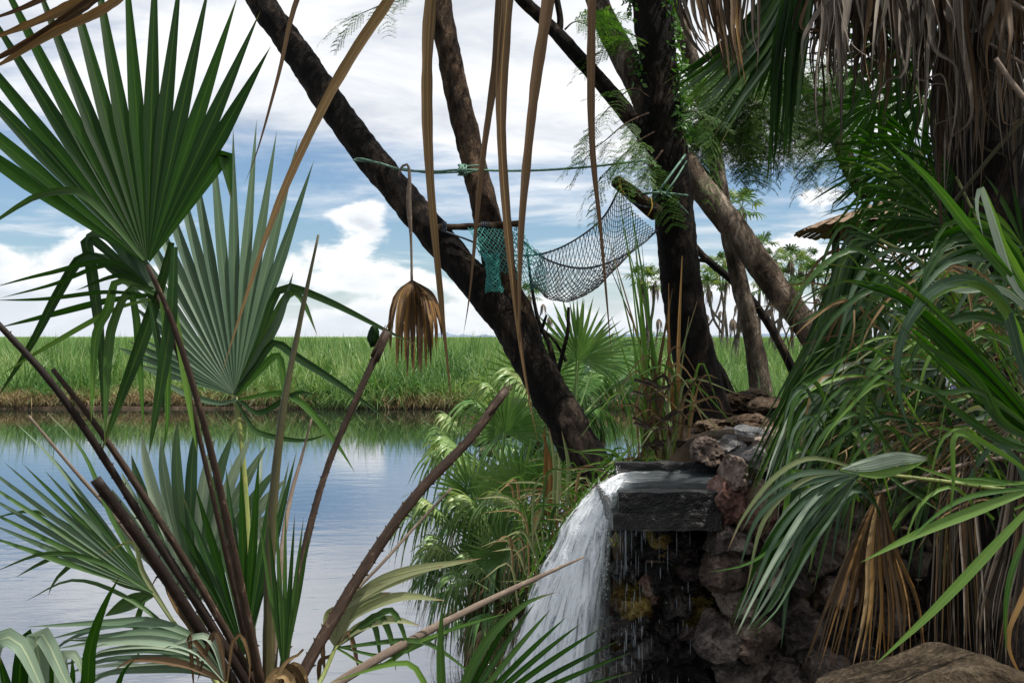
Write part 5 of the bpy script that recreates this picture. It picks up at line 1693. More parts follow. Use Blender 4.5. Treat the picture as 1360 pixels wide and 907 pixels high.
    Lc = fan(C, (592, 985, 1.5), 70, 16, 12, [195, 225, 250, 265, 272, 280, 288, 300], ['leaf_deep', 'leaf_mid'], [(560, 1450, 1.45), (578, 1150, 1.48)], [14, 12, 9], 'stalk_green', 0.42, 0.10, (0.1, -0.1), wmul=0.85, pexp=2.4, rj=0.06)
    blade(Lc, [(590, 985), (586, 900), (585, 850), (588, 795)], 12, 'leaf_mid', 1.48)
    blade(Lc, [(592, 985), (620, 900), (655, 840), (700, 800), (740, 786)], 13, 'leaf_mid', 1.5)
    blade(Lc, [(592, 985), (560, 900), (530, 880), (440, 905)], 8, 'leaf_fresh', 1.5)
    o = stalk(T, [(776, 739, 2.35), (720, 764, 2.33), (640, 801, 2.28), (560, 842, 2.22), (470, 893, 2.15), (370, 960, 2.07)], [4, 12, 15, 18, 19, 20], 'stalk_grey', 2.2, 'stalk', 0, 34)
    o['label'] = 'grey dead stalk crossing the white water'


make_clump()


def make_hanging():
    # long dry strips hanging from above
    D = empty('dry_palm_leaf', P(640, -420, 1.3), 'long dry brown leaf hanging from above in narrow strips across the sky', 'dry leaf')
    st = stalk(D, [(650, -900, 1.35), (645, -650, 1.33), (640, -420, 1.3)], [18, 15, 12], 'stalk_grey', 1.3, 'stem')
    for pts, w, mt in (([(640, -420), (590, -120), (572, 0), (567, 120), (572, 250), (590, 440), (601, 548)], 17, 'dry_tan'),
                       ([(636, -420), (590, -120), (520, -5), (470, 70), (425, 150), (370, 270), (325, 400), (293, 502)], 15, 'dry_tan'),
                       ([(632, -420), (470, -160), (398, -10), (370, 100), (342, 200), (324, 246)], 9, 'dry_brown'),
                       ([(640, -420), (668, -120), (663, 0), (658, 90), (640, 220), (625, 380), (615, 448)], 12, 'dry_brown'),
                       ([(642, -420), (682, -120), (674, 0), (666, 120), (668, 220), (680, 360), (696, 490), (716, 595)], 16, 'dry_tan'),
                       ([(645, -420), (740, -120), (728, 0), (710, 120), (694, 280), (690, 380), (690, 470)], 17, 'dry_brown'),
                       ([(648, -420), (790, -120), (786, 0), (786, 180), (799, 320), (813, 482)], 11, 'dry_brown')):
        blade(st, pts, w, mt, 1.3, 40, 0.22, w0=0.6, twist=random.uniform(-0.5, 0.5))
    # dry leaf across the top left corner
    E = empty('dry_palm_leaf', P(215, -70, 1.1), 'dry pinkish brown leaf strips slanting across the top left corner', 'dry leaf')
    st = stalk(E, [(420, -420, 1.2), (300, -180, 1.15), (215, -70, 1.1)], [16, 14, 10], 'stalk_grey', 1.1, 'stem')
    for pts, w, mt in (([(215, -70), (120, -5), (40, 32), (-40, 62)], 14, 'dry_tan'), ([(215, -70), (110, 10), (40, 56), (-30, 92)], 12, 'dry_brown'), ([(215, -65), (150, 4), (70, 45), (0, 86), (-30, 100)], 13, 'dry_tan'),
                       ([(210, -70), (80, -12), (20, 15), (-40, 34)], 9, 'dry_brown'), ([(215, -70), (130, -6), (60, 40), (-20, 84)], 9, 'dry_brown')):
        blade(st, pts, w, mt, 1.1, 26, 0.22, twist=random.uniform(-0.6, 0.6))
    # dried fan on the rope
    H = empty('dried_fan_leaf', P(541, 224, 6.27), 'withered orange brown fan leaf hanging upside down from the green rope', 'dry leaf')
    st = stalk(H, [(530, 236, 6.26), (532, 224, 6.25), (541, 219, 6.25), (544, 236, 6.25), (543, 265, 6.26), (546, 320, 6.27), (547, 374, 6.27)], [4, 6, 10, 11, 6, 5, 6], 'stalk_grey', 6.27, 'stem', 0, 34)
    rd = random.Random(2)
    for k in range(30):
        t = k / 29
        tx = 514 + 74 * t + rd.uniform(-4, 4)
        ty = 436 + 62 * math.sin(math.pi * (0.18 + 0.72 * t)) ** 0.7 + rd.uniform(-14, 6) - (12 if t < 0.12 else 0)
        blade(st, [(547, 373, 6.27), (547 + (tx - 547) * 0.62, 388 + 6 * abs(t - .5), 6.27 - 0.05 * math.sin(6 * t)), (547 + (tx - 547) * 0.92, 425, 6.27 - 0.09 * math.sin(9 * t)), (tx, ty, 6.27 - 0.05 * math.sin(9 * t))],
              rd.uniform(4.0, 6.5), rd.choice(('dry_orange', 'dry_orange', 'dry_brown')), 6.27, 9, 0.2, w0=0.5)


make_hanging()


def make_stems():
    # tall thin reed stems in front of the dark trunk
    c = P(872, 612, 5.6)
    T = empty('reed_clump', (c.x, c.y, gz(c.x, c.y)), 'clump of tall thin green and straw stems before the dark trunk', 'reeds')
    rd = random.Random(12)
    tips = [(822, 262, 'g'), (834, 252, 'g'), (845, 330, 'g'), (852, 322, 'g'), (826, 300, 'g'), (840, 282, 'g'), (858, 350, 'g'), (815, 345, 'g'), (849, 372, 'g'), (836, 340, 'g'), (806, 310, 's'), (868, 400, 'g'),
            (906, 340, 's'), (888, 376, 's'), (893, 384, 's'), (926, 400, 'y'), (915, 420, 'y'), (840, 420, 'g'), (812, 420, 'g'), (800, 330, 's')]
    for i, (x, y, kind) in enumerate(tips):
        bx = 866 + rd.uniform(-14, 22) + (20 if kind != 'g' else 0)
        bend = rd.uniform(-8, 8)
        w = rd.uniform(3.2, 5.2) if kind == 'g' else (6.5 if x in (906, 888, 893) else 3.5)
        pts = [(bx, 625, 5.6 + rd.uniform(-0.1, 0.1)), (bx + (x - bx) * 0.42 + bend, 625 + (y - 625) * 0.5), (x, y)]
        pts = [(p[0], p[1], 5.6 + rd.uniform(-0.04, 0.04)) for p in pts]
        mt = {'g': 'leaf_fresh', 's': 'dry_orange' if x in (906, 888) else 'dry_tan', 'y': 'leaf_straw'}[kind]
        blade(T, pts, w, mt, 5.6, 16, 0.2, 'stem', 'taper')
    for i in range(26):   # lower bent blades
        bx = 868 + rd.uniform(-26, 40); k = rd.choice((-1, 1))
        h = rd.uniform(60, 170)
        blade(T, [(bx, 628, 5.6), (bx + k * rd.uniform(2, 25), 628 - h, 5.55), (bx + k * rd.uniform(30, 90), 628 - h + rd.uniform(-10, 70), 5.5)], rd.uniform(2.5, 4.5), rd.choice(('leaf_fresh', 'leaf_straw', 'dry_tan', 'dry_brown')), 5.55, 14, 0.2, 'stem')
    # bent straw in front of the trunk's foot
    blade(T, [(900, 545, 5.4), (930, 532, 5.4), (952, 528, 5.4), (962, 550, 5.4)], 3.5, 'dry_tan', 5.4, 14, 0.2, 'stem')
    blade(T, [(890, 560, 5.5), (930, 500, 5.5), (958, 535, 5.5)], 2.5, 'dry_brown', 5.5, 14, 0.2, 'stem')
    # curled dead fern-like leaf bases in the clump
    for i in range(16):
        y = rd.uniform(500, 610); x = 868 + rd.uniform(-12, 22)
        blade(T, [(x, y, 5.5), (x + rd.uniform(8, 22) * rd.choice((-1, 1)), y - rd.uniform(2, 12), 5.45), (x + rd.uniform(10, 30) * rd.choice((-1, 1)), y + rd.uniform(2, 14), 5.45)], 4, 'dry_dark', 5.5, 10, 0.3, 'leaf_base')
    # tussock left of the spout
    c = P(800, 650, 5.5)
    G = empty('grass_tussock', (c.x, c.y, gz(c.x, c.y)), 'loose tussock of long yellow green blades left of the black spout', 'grass')
    for i in range(70):
        bx, by = rd.uniform(700, 850), rd.uniform(668, 750)
        if bx > 800: by = rd.uniform(626, 648)
        d = 5.3 + rd.uniform(-0.2, 0.5)
        k = rd.choice((-1, 1)); h = rd.uniform(30, 100) if bx < 800 else rd.uniform(15, 50)
        blade(G, [(bx, by + 20, d), (bx + k * rd.uniform(4, 22), by - h * 0.7, d), (bx + k * rd.uniform(25, 80), by - h * rd.uniform(0.3, 1.1), d - 0.05)], rd.uniform(2.2, 5.0), rd.choice(('leaf_fresh', 'leaf_fresh', 'leaf_straw', 'dry_tan', 'leaf_mid')), d, 12, 0.2, 'blade')
    for i in range(150):
        bx = rd.uniform(680, 815); by = rd.uniform(655, 800)
        if bx > 760 and by > 720: by -= 70
        d = 5.35 + rd.uniform(-0.1, 1.0)
        k = rd.choice((-1, 1)); h = rd.uniform(18, 62)
        blade(G, [(bx, by + 14, d), (bx + k * rd.uniform(3, 14), by - h * 0.75, d), (bx + k * rd.uniform(16, 58), by - h * rd.uniform(0.1, 1.0), d - 0.05)], rd.uniform(1.8, 3.6), rd.choice(('leaf_fresh', 'leaf_straw', 'leaf_straw', 'dry_tan', 'leaf_fresh')), d, 9, 0.2, 'blade')
    for pts, w in (([(690, 790, 5.0), (735, 715, 4.9), (790, 640, 4.9), (880, 555, 4.9)], 4), ([(716, 760, 5.0), (770, 690, 4.9), (800, 640, 4.9), (858, 570, 4.9)], 3.5)):
        blade(G, pts, w, 'leaf_fresh', 4.95, 18, 0.2, 'blade')
    for x in (728, 740, 734, 752, 722):
        blade(G, [(x, 690, 5.4), (x + 3, 620, 5.4), (x - 4 + rd.uniform(-6, 6), 560 + rd.uniform(0, 40), 5.4)], 6, rd.choice(('dry_orange', 'leaf_straw')), 5.4, 12, 0.2, 'blade')


make_stems()


def make_right():
    # palm whose fans droop over the wall
    c = (2.0, 3.1)
    T = empty('fan_palm', (*c, gz(*c)), 'dense fan palm with long drooping leaves covering the stone wall', 'palm')
    mb = MB(); tube(mb, [Vector((2.0, 3.2, gz(*c) - 0.1)), Vector((1.95, 3.25, 1.6)), P(1385, 600, 3.1)], [0.16, 0.14, 0.10], 20, 12, 0.25, 12.0)
    mb.build('trunk', M['bark_brown'], T)
    cur = lambda: T
    def leafstalk(pts, w, mt='stalk_green', nm='leaf'):
        return stalk(cur(), pts, w, mt, pts[0][2], nm)
    a = leafstalk([(1400, 620, 3.1), (1330, 470, 3.15), (1240, 360, 3.2), (1168, 318, 3.2)], [12, 10, 8, 7])
    sweep(a, [(1165, 318), (1118, 338), (1086, 420), (1040, 520), (1003, 580)], [(1165, 318), (1142, 350), (1124, 430), (1090, 520), (1068, 565)], 16, 10, ['leaf_deep', 'leaf_fresh', 'leaf_mid', 'leaf_deep', 'leaf_mid'], 3.2, 9.0, 0.12, seed=1)
    sweep(a, [(1165, 318), (1120, 300), (1095, 345), (1082, 400)], [(1165, 320), (1150, 360), (1150, 430), (1140, 500)], 8, 9, 'leaf_mid', 3.25, seed=2)
    b = leafstalk([(1400, 640, 3.0), (1340, 540, 3.0), (1250, 480, 3.0)], [11, 9, 7])
    sweep(b, [(1250, 478), (1135, 474), (1060, 512), (1030, 580), (1008, 650)], [(1250, 490), (1165, 500), (1095, 560), (1050, 640), (1030, 708)], 11, 9, ['leaf_blue', 'leaf_mid', 'leaf_pale', 'leaf_deep'], 2.95, 8.0, 0.1, seed=3)
    sweep(b, [(1250, 470), (1150, 455), (1090, 462), (1050, 482)], [(1250, 495), (1180, 520), (1110, 590), (1075, 690)], 7, 8, ['leaf_mid', 'leaf_fresh'], 3.05, seed=4)
    e = leafstalk([(1400, 640, 3.05), (1280, 490, 3.1), (1150, 430, 3.15)], [10, 8, 6])
    sweep(e, [(1150, 430), (1080, 470), (1030, 555), (985, 645)], [(1158, 440), (1100, 500), (1060, 585), (1020, 700)], 12, 8, ['leaf_deep', 'leaf_mid', 'leaf_fresh'], 3.1, seed=5)
    h = leafstalk([(1400, 660, 2.75), (1260, 640, 2.75), (1140, 626, 2.7)], [10, 9, 7])
    sweep(h, [(1140, 626), (1068, 655), (1018, 720), (985, 790), (970, 838)], [(1140, 632), (1112, 680), (1078, 730), (1038, 800), (1002, 842)], 13, 12, ['leaf_blue', 'leaf_blue', 'leaf_mid', 'leaf_pale', 'leaf_deep'], 2.7, 9.0, 0.1, seed=6)
    for pts, w, mt in (([(1140, 622), (1078, 608), (1030, 632), (988, 685), (966, 732)], 7, 'leaf_straw'), ([(1140, 628), (1092, 655), (1052, 750), (1037, 862)], 10, 'leaf_blue'), ([(1140, 626), (1070, 636), (1015, 690), (990, 790)], 7, 'leaf_straw'),
                       ([(1140, 622), (1070, 690), (1000, 745), (940, 760)], 6, 'leaf_fresh'), ([(1138, 626), (1060, 630), (1010, 665), (985, 705)], 8, 'leaf_blue'), ([(1140, 626), (1050, 648), (1005, 690), (980, 760)], 8, 'leaf_blue'),
                       *[([(1118, 622), (1150, 611 + 3.2 * q), (1192, 602 + 3.6 * q), (1232, 607 + q)], 5.2, 'leaf_pale') for q in range(5)], ([(1116, 622), (1165, 629), (1205, 621), (1232, 610)], 12, 'leaf_fresh')):
        blade(h, pts, w, mt, 2.68, 18, 0.12, prof='lens' if w > 15 else 'long')
    # bold arching leaf at the right edge
    T0 = T
    c2 = (1.75, 2.35)
    T = empty('fan_palm', (*c2, gz(*c2)), 'fan palm at the right edge with broad arching fresh green leaves', 'palm')
    mb = MB(); tube(mb, [Vector((1.75, 2.4, gz(*c2) - 0.1)), Vector((1.62, 2.4, 1.5)), P(1470, 760, 2.42)], [0.13, 0.11, 0.08], 16, 12, 0.25, 12.0)
    mb.build('trunk', M['bark_brown'], T)
    k = leafstalk([(1460, 760, 2.45), (1410, 640, 2.42), (1385, 580, 2.4)], [16, 13, 11])
    sweep(k, [(1385, 575), (1330, 505), (1260, 430), (1180, 372), (1085, 352)], [(1385, 600), (1310, 545), (1250, 480), (1195, 425)], 7, 17, ['leaf_mid', 'leaf_deep', 'leaf_blue'], 2.4, 8.0, 0.08, seed=7, lenj=0.05)
    for pts, w, mt in (([(1385, 570), (1356, 480), (1332, 404), (1290, 372), (1240, 384), (1205, 430), (1191, 490), (1202, 555), (1222, 592)], 15, 'leaf_blue'),
                       ([(1385, 570), (1362, 480), (1340, 420), (1300, 380), (1250, 388), (1210, 432)], 13, 'leaf_fresh'), ([(1385, 580), (1300, 520), (1240, 520), (1120, 478)], 8, 'leaf_mid'),
                       ([(1385, 590), (1330, 560), (1290, 500), (1200, 440)], 15, 'leaf_mid'), ([(1385, 600), (1340, 590), (1290, 560), (1215, 500)], 12, 'leaf_mid')):
        blade(k, pts, w, mt, 2.36, 24)
    q = leafstalk([(1460, 600, 2.65), (1410, 490, 2.62), (1385, 420, 2.6)], [14, 11, 9])
    sweep(q, [(1385, 415), (1345, 328), (1300, 294), (1258, 302), (1236, 340), (1240, 384)], [(1385, 440), (1340, 352), (1300, 344), (1258, 352), (1222, 388), (1196, 440)], 8, 16, ['leaf_blue', 'leaf_mid', 'leaf_deep', 'leaf_pale'], 2.6, 9.0, 0.1, seed=8)
    for pts, w, mt in (([(1385, 415), (1345, 375), (1310, 270), (1302, 250), (1297, 275), (1306, 315)], 10, 'leaf_pale'), ([(1385, 415), (1335, 330), (1322, 290), (1308, 250)], 10, 'leaf_fresh'), ([(1385, 430), (1330, 385), (1270, 385), (1215, 360)], 9, 'leaf_pale'),
                       ([(1385, 420), (1300, 320), (1240, 245), (1178, 186)], 15, 'leaf_fresh'), ([(1385, 440), (1340, 430), (1290, 420), (1230, 445), (1200, 500)], 13, 'leaf_mid')):
        blade(q, pts, w, mt, 2.56, 22)
    r = leafstalk([(1470, 800, 2.3), (1420, 700, 2.3), (1385, 650, 2.3)], [12, 10, 8])
    for pts, w, mt in (([(1385, 644), (1300, 676), (1220, 708), (1142, 747)], 14, 'leaf_fresh'), ([(1385, 655), (1330, 715), (1240, 810), (1160, 884)], 13, 'leaf_fresh'), ([(1385, 640), (1320, 596), (1270, 576), (1266, 640), (1261, 692)], 8, 'leaf_fresh'),
                       ([(1385, 640), (1290, 640), (1195, 612)], 6, 'leaf_fresh'), ([(1385, 645), (1280, 662), (1205, 715)], 7, 'leaf_fresh'), ([(1385, 650), (1310, 636), (1270, 636)], 6, 'leaf_fresh'),
                       ([(1385, 665), (1350, 740), (1336, 800), (1336, 870)], 8, 'leaf_fresh'), ([(1385, 668), (1372, 760), (1340, 840), (1352, 890), (1380, 910)], 8, 'dry_orange')):
        blade(r, pts, w, mt, 2.3, 20)
    # dark fans deeper in the palm
    T = T0
    rd = random.Random(31)
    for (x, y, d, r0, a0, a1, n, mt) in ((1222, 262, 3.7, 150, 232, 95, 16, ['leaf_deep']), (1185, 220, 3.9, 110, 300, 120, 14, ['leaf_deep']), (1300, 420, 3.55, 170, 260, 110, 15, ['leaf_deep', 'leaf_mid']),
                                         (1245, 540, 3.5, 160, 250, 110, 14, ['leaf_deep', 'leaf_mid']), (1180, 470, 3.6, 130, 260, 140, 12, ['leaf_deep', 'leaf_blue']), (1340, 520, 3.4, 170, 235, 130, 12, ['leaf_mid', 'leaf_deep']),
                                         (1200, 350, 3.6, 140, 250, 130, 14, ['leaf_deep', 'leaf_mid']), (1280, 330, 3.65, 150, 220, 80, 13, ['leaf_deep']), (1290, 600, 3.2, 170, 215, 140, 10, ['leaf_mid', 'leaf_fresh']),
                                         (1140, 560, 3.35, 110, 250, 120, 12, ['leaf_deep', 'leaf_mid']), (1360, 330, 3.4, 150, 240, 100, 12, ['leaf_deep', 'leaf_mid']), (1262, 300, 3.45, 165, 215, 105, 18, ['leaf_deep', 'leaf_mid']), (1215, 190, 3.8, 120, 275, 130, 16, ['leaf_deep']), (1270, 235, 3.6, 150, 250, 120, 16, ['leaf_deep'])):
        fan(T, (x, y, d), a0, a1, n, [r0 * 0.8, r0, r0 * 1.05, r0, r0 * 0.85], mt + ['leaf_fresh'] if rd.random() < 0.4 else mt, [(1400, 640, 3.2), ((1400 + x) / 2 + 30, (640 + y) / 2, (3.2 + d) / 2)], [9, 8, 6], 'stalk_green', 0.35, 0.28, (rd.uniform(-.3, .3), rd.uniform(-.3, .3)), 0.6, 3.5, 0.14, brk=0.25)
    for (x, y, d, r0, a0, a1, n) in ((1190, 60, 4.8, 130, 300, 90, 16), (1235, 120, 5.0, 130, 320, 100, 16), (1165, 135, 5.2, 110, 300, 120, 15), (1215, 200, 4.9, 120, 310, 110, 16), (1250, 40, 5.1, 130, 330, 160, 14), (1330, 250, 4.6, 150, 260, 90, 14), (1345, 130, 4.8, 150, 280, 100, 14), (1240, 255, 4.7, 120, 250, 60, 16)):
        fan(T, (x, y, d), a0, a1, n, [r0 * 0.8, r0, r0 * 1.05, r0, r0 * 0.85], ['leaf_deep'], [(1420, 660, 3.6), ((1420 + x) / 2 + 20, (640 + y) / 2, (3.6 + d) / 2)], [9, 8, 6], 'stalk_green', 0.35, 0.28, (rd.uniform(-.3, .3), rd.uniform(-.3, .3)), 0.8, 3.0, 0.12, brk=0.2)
    # withered leaves under it
    for nm, A, B, n, w, mts, d in (
            ('tawny withered fan hanging over the wall above the boulder', [(1165, 655), (1132, 720), (1102, 800), (1066, 900)], [(1172, 655), (1192, 730), (1216, 800), (1230, 890)], 24, 8.5, ['dry_orange', 'dry_tan', 'dry_brown'], 2.85),
            (None, [(1272, 590), (1246, 660), (1236, 760), (1232, 895)], [(1290, 600), (1300, 700), (1310, 800), (1316, 895)], 20, 6, ['dry_brown', 'dry_tan', 'dry_dark', 'dry_grey'], 2.95),
            (None, [(1342, 600), (1326, 700), (1300, 800), (1296, 895)], [(1372, 600), (1366, 720), (1352, 820), (1346, 895)], 16, 6, ['dry_brown', 'dry_dark', 'dry_grey'], 2.9),
            (None, [(1152, 402), (1096, 440), (1074, 500), (1056, 575)], [(1162, 400), (1132, 450), (1112, 505), (1096, 600)], 13, 11, ['dry_brown', 'dry_tan'], 3.28),
            (None, [(1250, 560), (1180, 570), (1120, 600), (1080, 640)], [(1260, 570), (1220, 600), (1190, 640), (1170, 700)], 12, 5, ['dry_tan', 'dry_brown', 'leaf_straw'], 3.0),
            (None, [(1330, 560), (1270, 560), (1210, 580), (1160, 620)], [(1345, 570), (1310, 620), (1290, 680), (1280, 760)], 14, 5, ['dry_tan', 'dry_brown', 'dry_dark'], 2.9)):
        x, y = A[0]
        o = leafstalk([(1410, 600, d + 0.1), ((1410 + x) / 2, y - 40, d + 0.05), (x, y, d)], [9, 8, 6], 'stalk_grey', 'dead_leaf')
        if nm: o['label'] = nm
        sweep(o, A, B, n, w, mts, d, 7.0, 0.12, seed=9, tw=1.2)
    # loose straws caught in the leaves
    mb = MB()
    for i in range(90):
        x, y, d = rd.uniform(1090, 1360), rd.uniform(330, 640), rd.uniform(2.7, 3.4)
        a = rd.uniform(0, math.pi); L = rd.uniform(30, 110)
        p = [P(x, y, d), P(x + L * 0.5 * math.cos(a) + 8, y + L * 0.5 * math.sin(a) * 0.8 - 6, d - 0.03), P(x + L * math.cos(a), y + L * math.sin(a) * 0.9, d)]
        wv = rd.uniform(1.5, 3.5) * d / F
        strip(mb, p, lambda s: wv * (1 - 0.7 * s), 8, 0.2)
    o = mb.build('straw', M['dry_tan'], T); o['kind'] = 'stuff'

    # ---- tall palm with the skirt of dead leaves
    bx, by = 1.86, 3.95
    K = empty('skirted_palm', (bx, by, gz(bx, by)), 'tall palm with a grey skirt of dead leaves hanging from above', 'palm')
    limb(K, 'trunk', [(1300, 900, 4.0, 130), (1302, 700, 4.0, 122), (1300, 480, 4.0, 116), (1304, 300, 4.0, 112), (1300, 150, 4.0, 108), (1306, 0, 4.0, 104), (1310, -250, 4.0, 100)], M['bark_black'], 70, 18, 0.16, 9.0, 4.0)
    rd = random.Random(17)
    k = 0
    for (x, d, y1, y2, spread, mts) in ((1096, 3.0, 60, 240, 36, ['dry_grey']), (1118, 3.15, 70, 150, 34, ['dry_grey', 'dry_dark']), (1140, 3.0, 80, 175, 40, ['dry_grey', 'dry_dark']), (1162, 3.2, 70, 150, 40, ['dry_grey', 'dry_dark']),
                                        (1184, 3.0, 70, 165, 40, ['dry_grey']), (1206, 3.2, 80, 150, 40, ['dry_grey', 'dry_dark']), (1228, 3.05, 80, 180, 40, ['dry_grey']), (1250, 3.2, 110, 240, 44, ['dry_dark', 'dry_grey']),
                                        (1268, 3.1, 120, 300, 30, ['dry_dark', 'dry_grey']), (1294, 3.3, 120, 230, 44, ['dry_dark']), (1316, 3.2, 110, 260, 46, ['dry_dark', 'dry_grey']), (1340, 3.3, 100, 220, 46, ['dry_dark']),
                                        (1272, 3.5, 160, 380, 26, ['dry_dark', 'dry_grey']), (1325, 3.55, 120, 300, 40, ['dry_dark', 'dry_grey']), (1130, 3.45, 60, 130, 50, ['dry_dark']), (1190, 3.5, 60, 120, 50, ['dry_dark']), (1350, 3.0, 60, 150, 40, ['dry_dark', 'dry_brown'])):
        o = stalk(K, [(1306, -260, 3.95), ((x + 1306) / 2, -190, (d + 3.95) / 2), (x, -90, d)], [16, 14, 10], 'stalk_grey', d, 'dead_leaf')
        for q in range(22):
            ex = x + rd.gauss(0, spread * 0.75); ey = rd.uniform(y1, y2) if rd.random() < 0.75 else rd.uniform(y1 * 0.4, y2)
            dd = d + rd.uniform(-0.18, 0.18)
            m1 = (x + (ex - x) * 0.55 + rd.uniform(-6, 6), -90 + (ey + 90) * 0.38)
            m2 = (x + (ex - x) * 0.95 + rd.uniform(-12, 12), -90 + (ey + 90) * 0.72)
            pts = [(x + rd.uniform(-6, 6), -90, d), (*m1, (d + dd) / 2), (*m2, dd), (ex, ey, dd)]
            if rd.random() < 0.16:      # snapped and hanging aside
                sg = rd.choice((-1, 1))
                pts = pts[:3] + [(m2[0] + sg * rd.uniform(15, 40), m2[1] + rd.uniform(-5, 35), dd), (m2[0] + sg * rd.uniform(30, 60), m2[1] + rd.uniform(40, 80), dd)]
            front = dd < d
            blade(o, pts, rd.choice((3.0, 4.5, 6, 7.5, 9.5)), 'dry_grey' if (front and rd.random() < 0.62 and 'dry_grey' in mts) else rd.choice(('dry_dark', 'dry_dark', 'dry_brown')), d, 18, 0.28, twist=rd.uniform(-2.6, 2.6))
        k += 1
    # second hank of dead leaf farther left, and the green fan beside it
    o = stalk(K, [(1306, -260, 3.95), (1120, -230, 3.5), (955, -110, 3.1)], [16, 13, 10], 'stalk_grey', 3.1, 'dead_leaf')
    sweep(o, [(945, -110), (900, -30), (908, 30), (934, 75)], [(965, -110), (1000, -30), (1002, 40), (1004, 85)], 26, 11, ['dry_grey', 'dry_dark', 'dry_brown'], 3.1, 11.0, 0.16, seed=90, tw=1.2, lenj=0.3)
    sweep(o, [(950, -110), (950, -10), (958, 60), (966, 112)], [(962, -110), (975, -10), (980, 50), (990, 110)], 8, 10, ['dry_brown', 'dry_orange', 'dry_brown'], 3.0, 6.0, 0.1, seed=91)
    gfan = stalk(K, [(1306, -260, 3.95), (1190, -220, 3.5), (1075, -80, 3.1)], [14, 12, 10], 'stalk_green', 3.1, 'leaf')
    sweep(gfan, [(1068, -80), (1005, 10), (945, 66), (880, 110)], [(1078, -80), (1040, 50), (990, 130), (955, 192)], 15, 16, ['leaf_blue', 'leaf_mid', 'leaf_deep'], 3.2, 3.0, 0.05, seed=92, lenj=0.1)
    sweep(gfan, [(1060, -80), (1030, 50), (1024, 140), (1021, 240)], [(1090, -80), (1072, 50), (1062, 130), (1056, 205)], 10, 15, ['leaf_deep', 'leaf_deep', 'leaf_mid'], 3.1, 5.0, 0.06, seed=93)
    sweep(gfan, [(1065, -80), (1020, 0), (985, 60), (955, 110)], [(1075, -80), (1050, 10), (1030, 80), (1010, 150)], 8, 24, ['leaf_deep'], 3.25, 3.0, 0.05, seed=94)
    # unseen green crown above the frame, added for shade, its left open to sun
    for j in range(7):
        a = -1.35 + j * 0.42
        top = P(1310, -250, 4.0)
        mb = MB(); fan_leaf_geom(mb, top, a, rd.uniform(0.0, 0.9), 0.75, 0.85, 26, 3.9, 0.35, 800 + j, w=0.95, steps=6)
        mb.build('leaf', M['palm_bank'], K)
    for pts, ws, mt in (([(1400, 40, 3.0), (1345, 5, 3.0), (1290, -30, 3.1)], [12, 13, 11], 'stalk_grey'), ([(1400, 108, 3.1), (1350, 80, 3.1), (1308, 55, 3.2)], [8, 9, 7], 'stalk_grey'), ([(1322, 78, 2.8), (1345, 112, 2.8), (1385, 160, 2.8)], [11, 12, 12], 'stalk_grey'),
                        ([(1400, 120, 3.3), (1335, 185, 3.35), (1290, 240, 3.4), (1240, 300, 3.5)], [8, 9, 9, 7], 'stalk_olive'), ([(1400, 150, 3.2), (1345, 210, 3.3), (1310, 320, 3.4)], [6, 7, 6], 'stalk_dark')):
        stalk(K, pts, ws, mt, 3.1, 'stalk')

    # ---- small thatched hut behind
    d = 12.0
    cx = (1250 - 680) * d / F
    zg = gz(cx, d)
    H = empty('thatched_hut', (cx, d, zg), 'small thatched shelter on poles half hidden behind the fan palms', 'hut')
    apex = Vector((cx, d, HC + 196 * d / F)); ez = HC + 142 * d / F; er = 1.62
    mb = MB()
    rd2 = random.Random(6)
    for ring in range(5):
        for j in range(70):
            a = 2 * math.pi * j / 70 + rd2.uniform(-0.03, 0.03)
            e = Vector((math.cos(a), math.sin(a), 0))
            t0, t1 = ring / 5, min(1.0, (ring + 1.6) / 5) + rd2.uniform(-0.02, 0.05)
            f = lambda t: Vector((apex.x, apex.y, apex.z + (ez - apex.z) * t)) + e * (er * t + 0.02) + Vector((0, 0, 0.05 * (5 - ring) / 5))
            mid = f((t0 + t1) / 2) + Vector((0, 0, 0.03))
            strip(mb, [f(t0), mid, f(t1)], lambda s: 0.17 * (0.6 + 0.4 * s), 5, 0.1, e + Vector((0, 0, 1)))
    mb.build('roof', M['thatch'], H)
    for a in (2.4, 3.5, 4.4, 5.5, 1.2):
        e = Vector((math.cos(a), math.sin(a), 0)) * er * 0.82
        mb = MB(); tube(mb, [Vector((cx, d, zg - 0.2)) + e, Vector((cx, d, (zg + ez) / 2)) + e * 1.01, Vector((cx, d, ez + 0.1)) + e], [0.06, 0.055, 0.05], 10, 8, 0.1, 5.0)
        mb.build('post', M['bark_palm'], H)
    mb = MB(); tube(mb, [Vector((cx - er * 0.8, d - 0.9, ez - 0.02)), Vector((cx, d - 1.3, ez + 0.0)), Vector((cx + er * 0.8, d - 0.8, ez - 0.02))], [0.045], 10, 8, 0.1, 5.0)
    mb.build('beam', M['cut_wood'], H)

    # ---- wrapper caught in the dead leaves
    wp = MB()
    c = P(1265, 511, 2.85)
    cols = [plainmat('wrapper_white', (0.75, 0.76, 0.78)), plainmat('wrapper_blue', (0.12, 0.16, 0.45)), plainmat('wrapper_red', (0.45, 0.03, 0.03))]
    n = 8
    vs = []
    for i in range(n + 1):
        for j in range(n + 1):
            vs.append(c + Vector(((i / n - 0.5) * 0.036, 0.010 * mnoise.noise(Vector((i * 0.7, j * 0.8, 2))) * 2, (j / n - 0.5) * 0.045)) + mnoise.noise_vector(Vector((i * .5, j * .5, 4))) * 0.006)
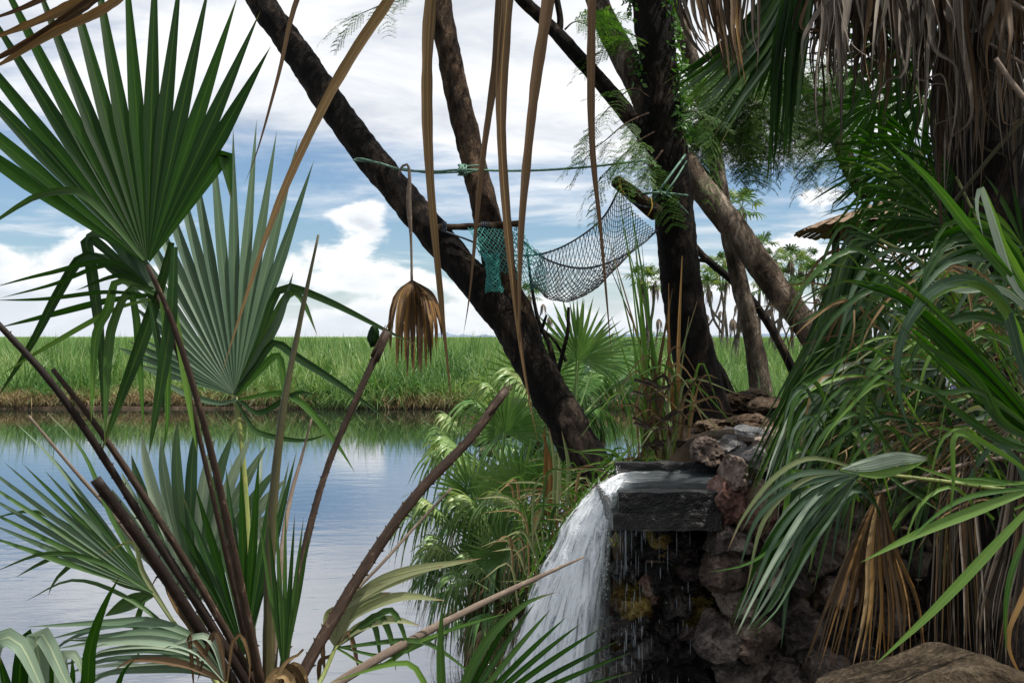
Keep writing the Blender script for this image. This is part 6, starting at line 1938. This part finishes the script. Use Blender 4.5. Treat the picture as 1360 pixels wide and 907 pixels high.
    for i in range(n):
        for j in range(n):
            a = i * (n + 1) + j
            mi = 2 if i > 5 and j < 5 else (1 if (j < 3 and i % 2 == 0) else 0)
            wp.add([vs[a], vs[a + n + 1], vs[a + n + 2], vs[a + 1]], [(0, 1, 2, 3)], None, mi)
    o = wp.build('plastic_wrapper', cols, None, True)
    setprops(o, 'tiny white, blue and red plastic wrapper caught among the withered leaves', 'wrapper')


make_right()


def make_tangle():
    """thin grassy blades and straws growing over the wall"""
    rd = random.Random(77)
    c = P(1230, 640, 3.6)
    G = empty('grass_tussock', (c.x, c.y, gz(c.x, c.y)), 'tangle of thin arching grass and straw among the drooping palm leaves on the right', 'grass')
    extra = MB()
    for i in range(340):
        x = rd.uniform(1075, 1400); y = rd.uniform(385, 690)
        if y < 500: x = 1165 + (x - 1075) * 0.72
        d = rd.uniform(2.75, 3.5)
        k = -1 if rd.random() < 0.75 else 1
        L = rd.uniform(50, 190); up = rd.uniform(10, 75)
        if k < 0: L = min(L, max(40, x - 1040))
        pts = [(x, y, d), (x + k * L * 0.35, y - up, d - 0.03), (x + k * L * 0.75, y - up * 0.6 + L * 0.1, d - 0.05), (x + k * L, y + rd.uniform(10, 120), d - 0.06)]
        r = rd.random()
        mt = 'leaf_mid' if r < 0.34 else 'leaf_fresh' if r < 0.62 else 'leaf_blue' if r < 0.76 else 'leaf_straw' if r < 0.83 else 'dry_tan' if r < 0.93 else 'dry_brown'
        w = rd.uniform(2.5, 4.5) if mt.startswith('dry') else rd.uniform(3.0, 8.5)
        if i < 280:
            blade(G, pts, w, mt, d, 13, 0.22, 'blade', twist=rd.uniform(-0.8, 0.8))
        else:
            wm = w * 0.8 * d / F
            strip(extra, [P(*p) for p in pts], lambda t: wm * (0.5 + 0.5 * min(1, t / 0.35)) * (1 - max(0, (t - 0.45) / 0.55) ** 1.6), 12, 0.22, None, rd.uniform(-0.8, 0.8), {'leaf_mid': 0, 'leaf_blue': 0, 'leaf_fresh': 1, 'leaf_straw': 2, 'dry_tan': 3, 'dry_brown': 3}[mt])
    o = extra.build('thin_blades', [M['leaf_mid'], M['leaf_fresh'], M['leaf_straw'], M['dry_tan']], G)
    o['kind'] = 'stuff'


make_tangle()
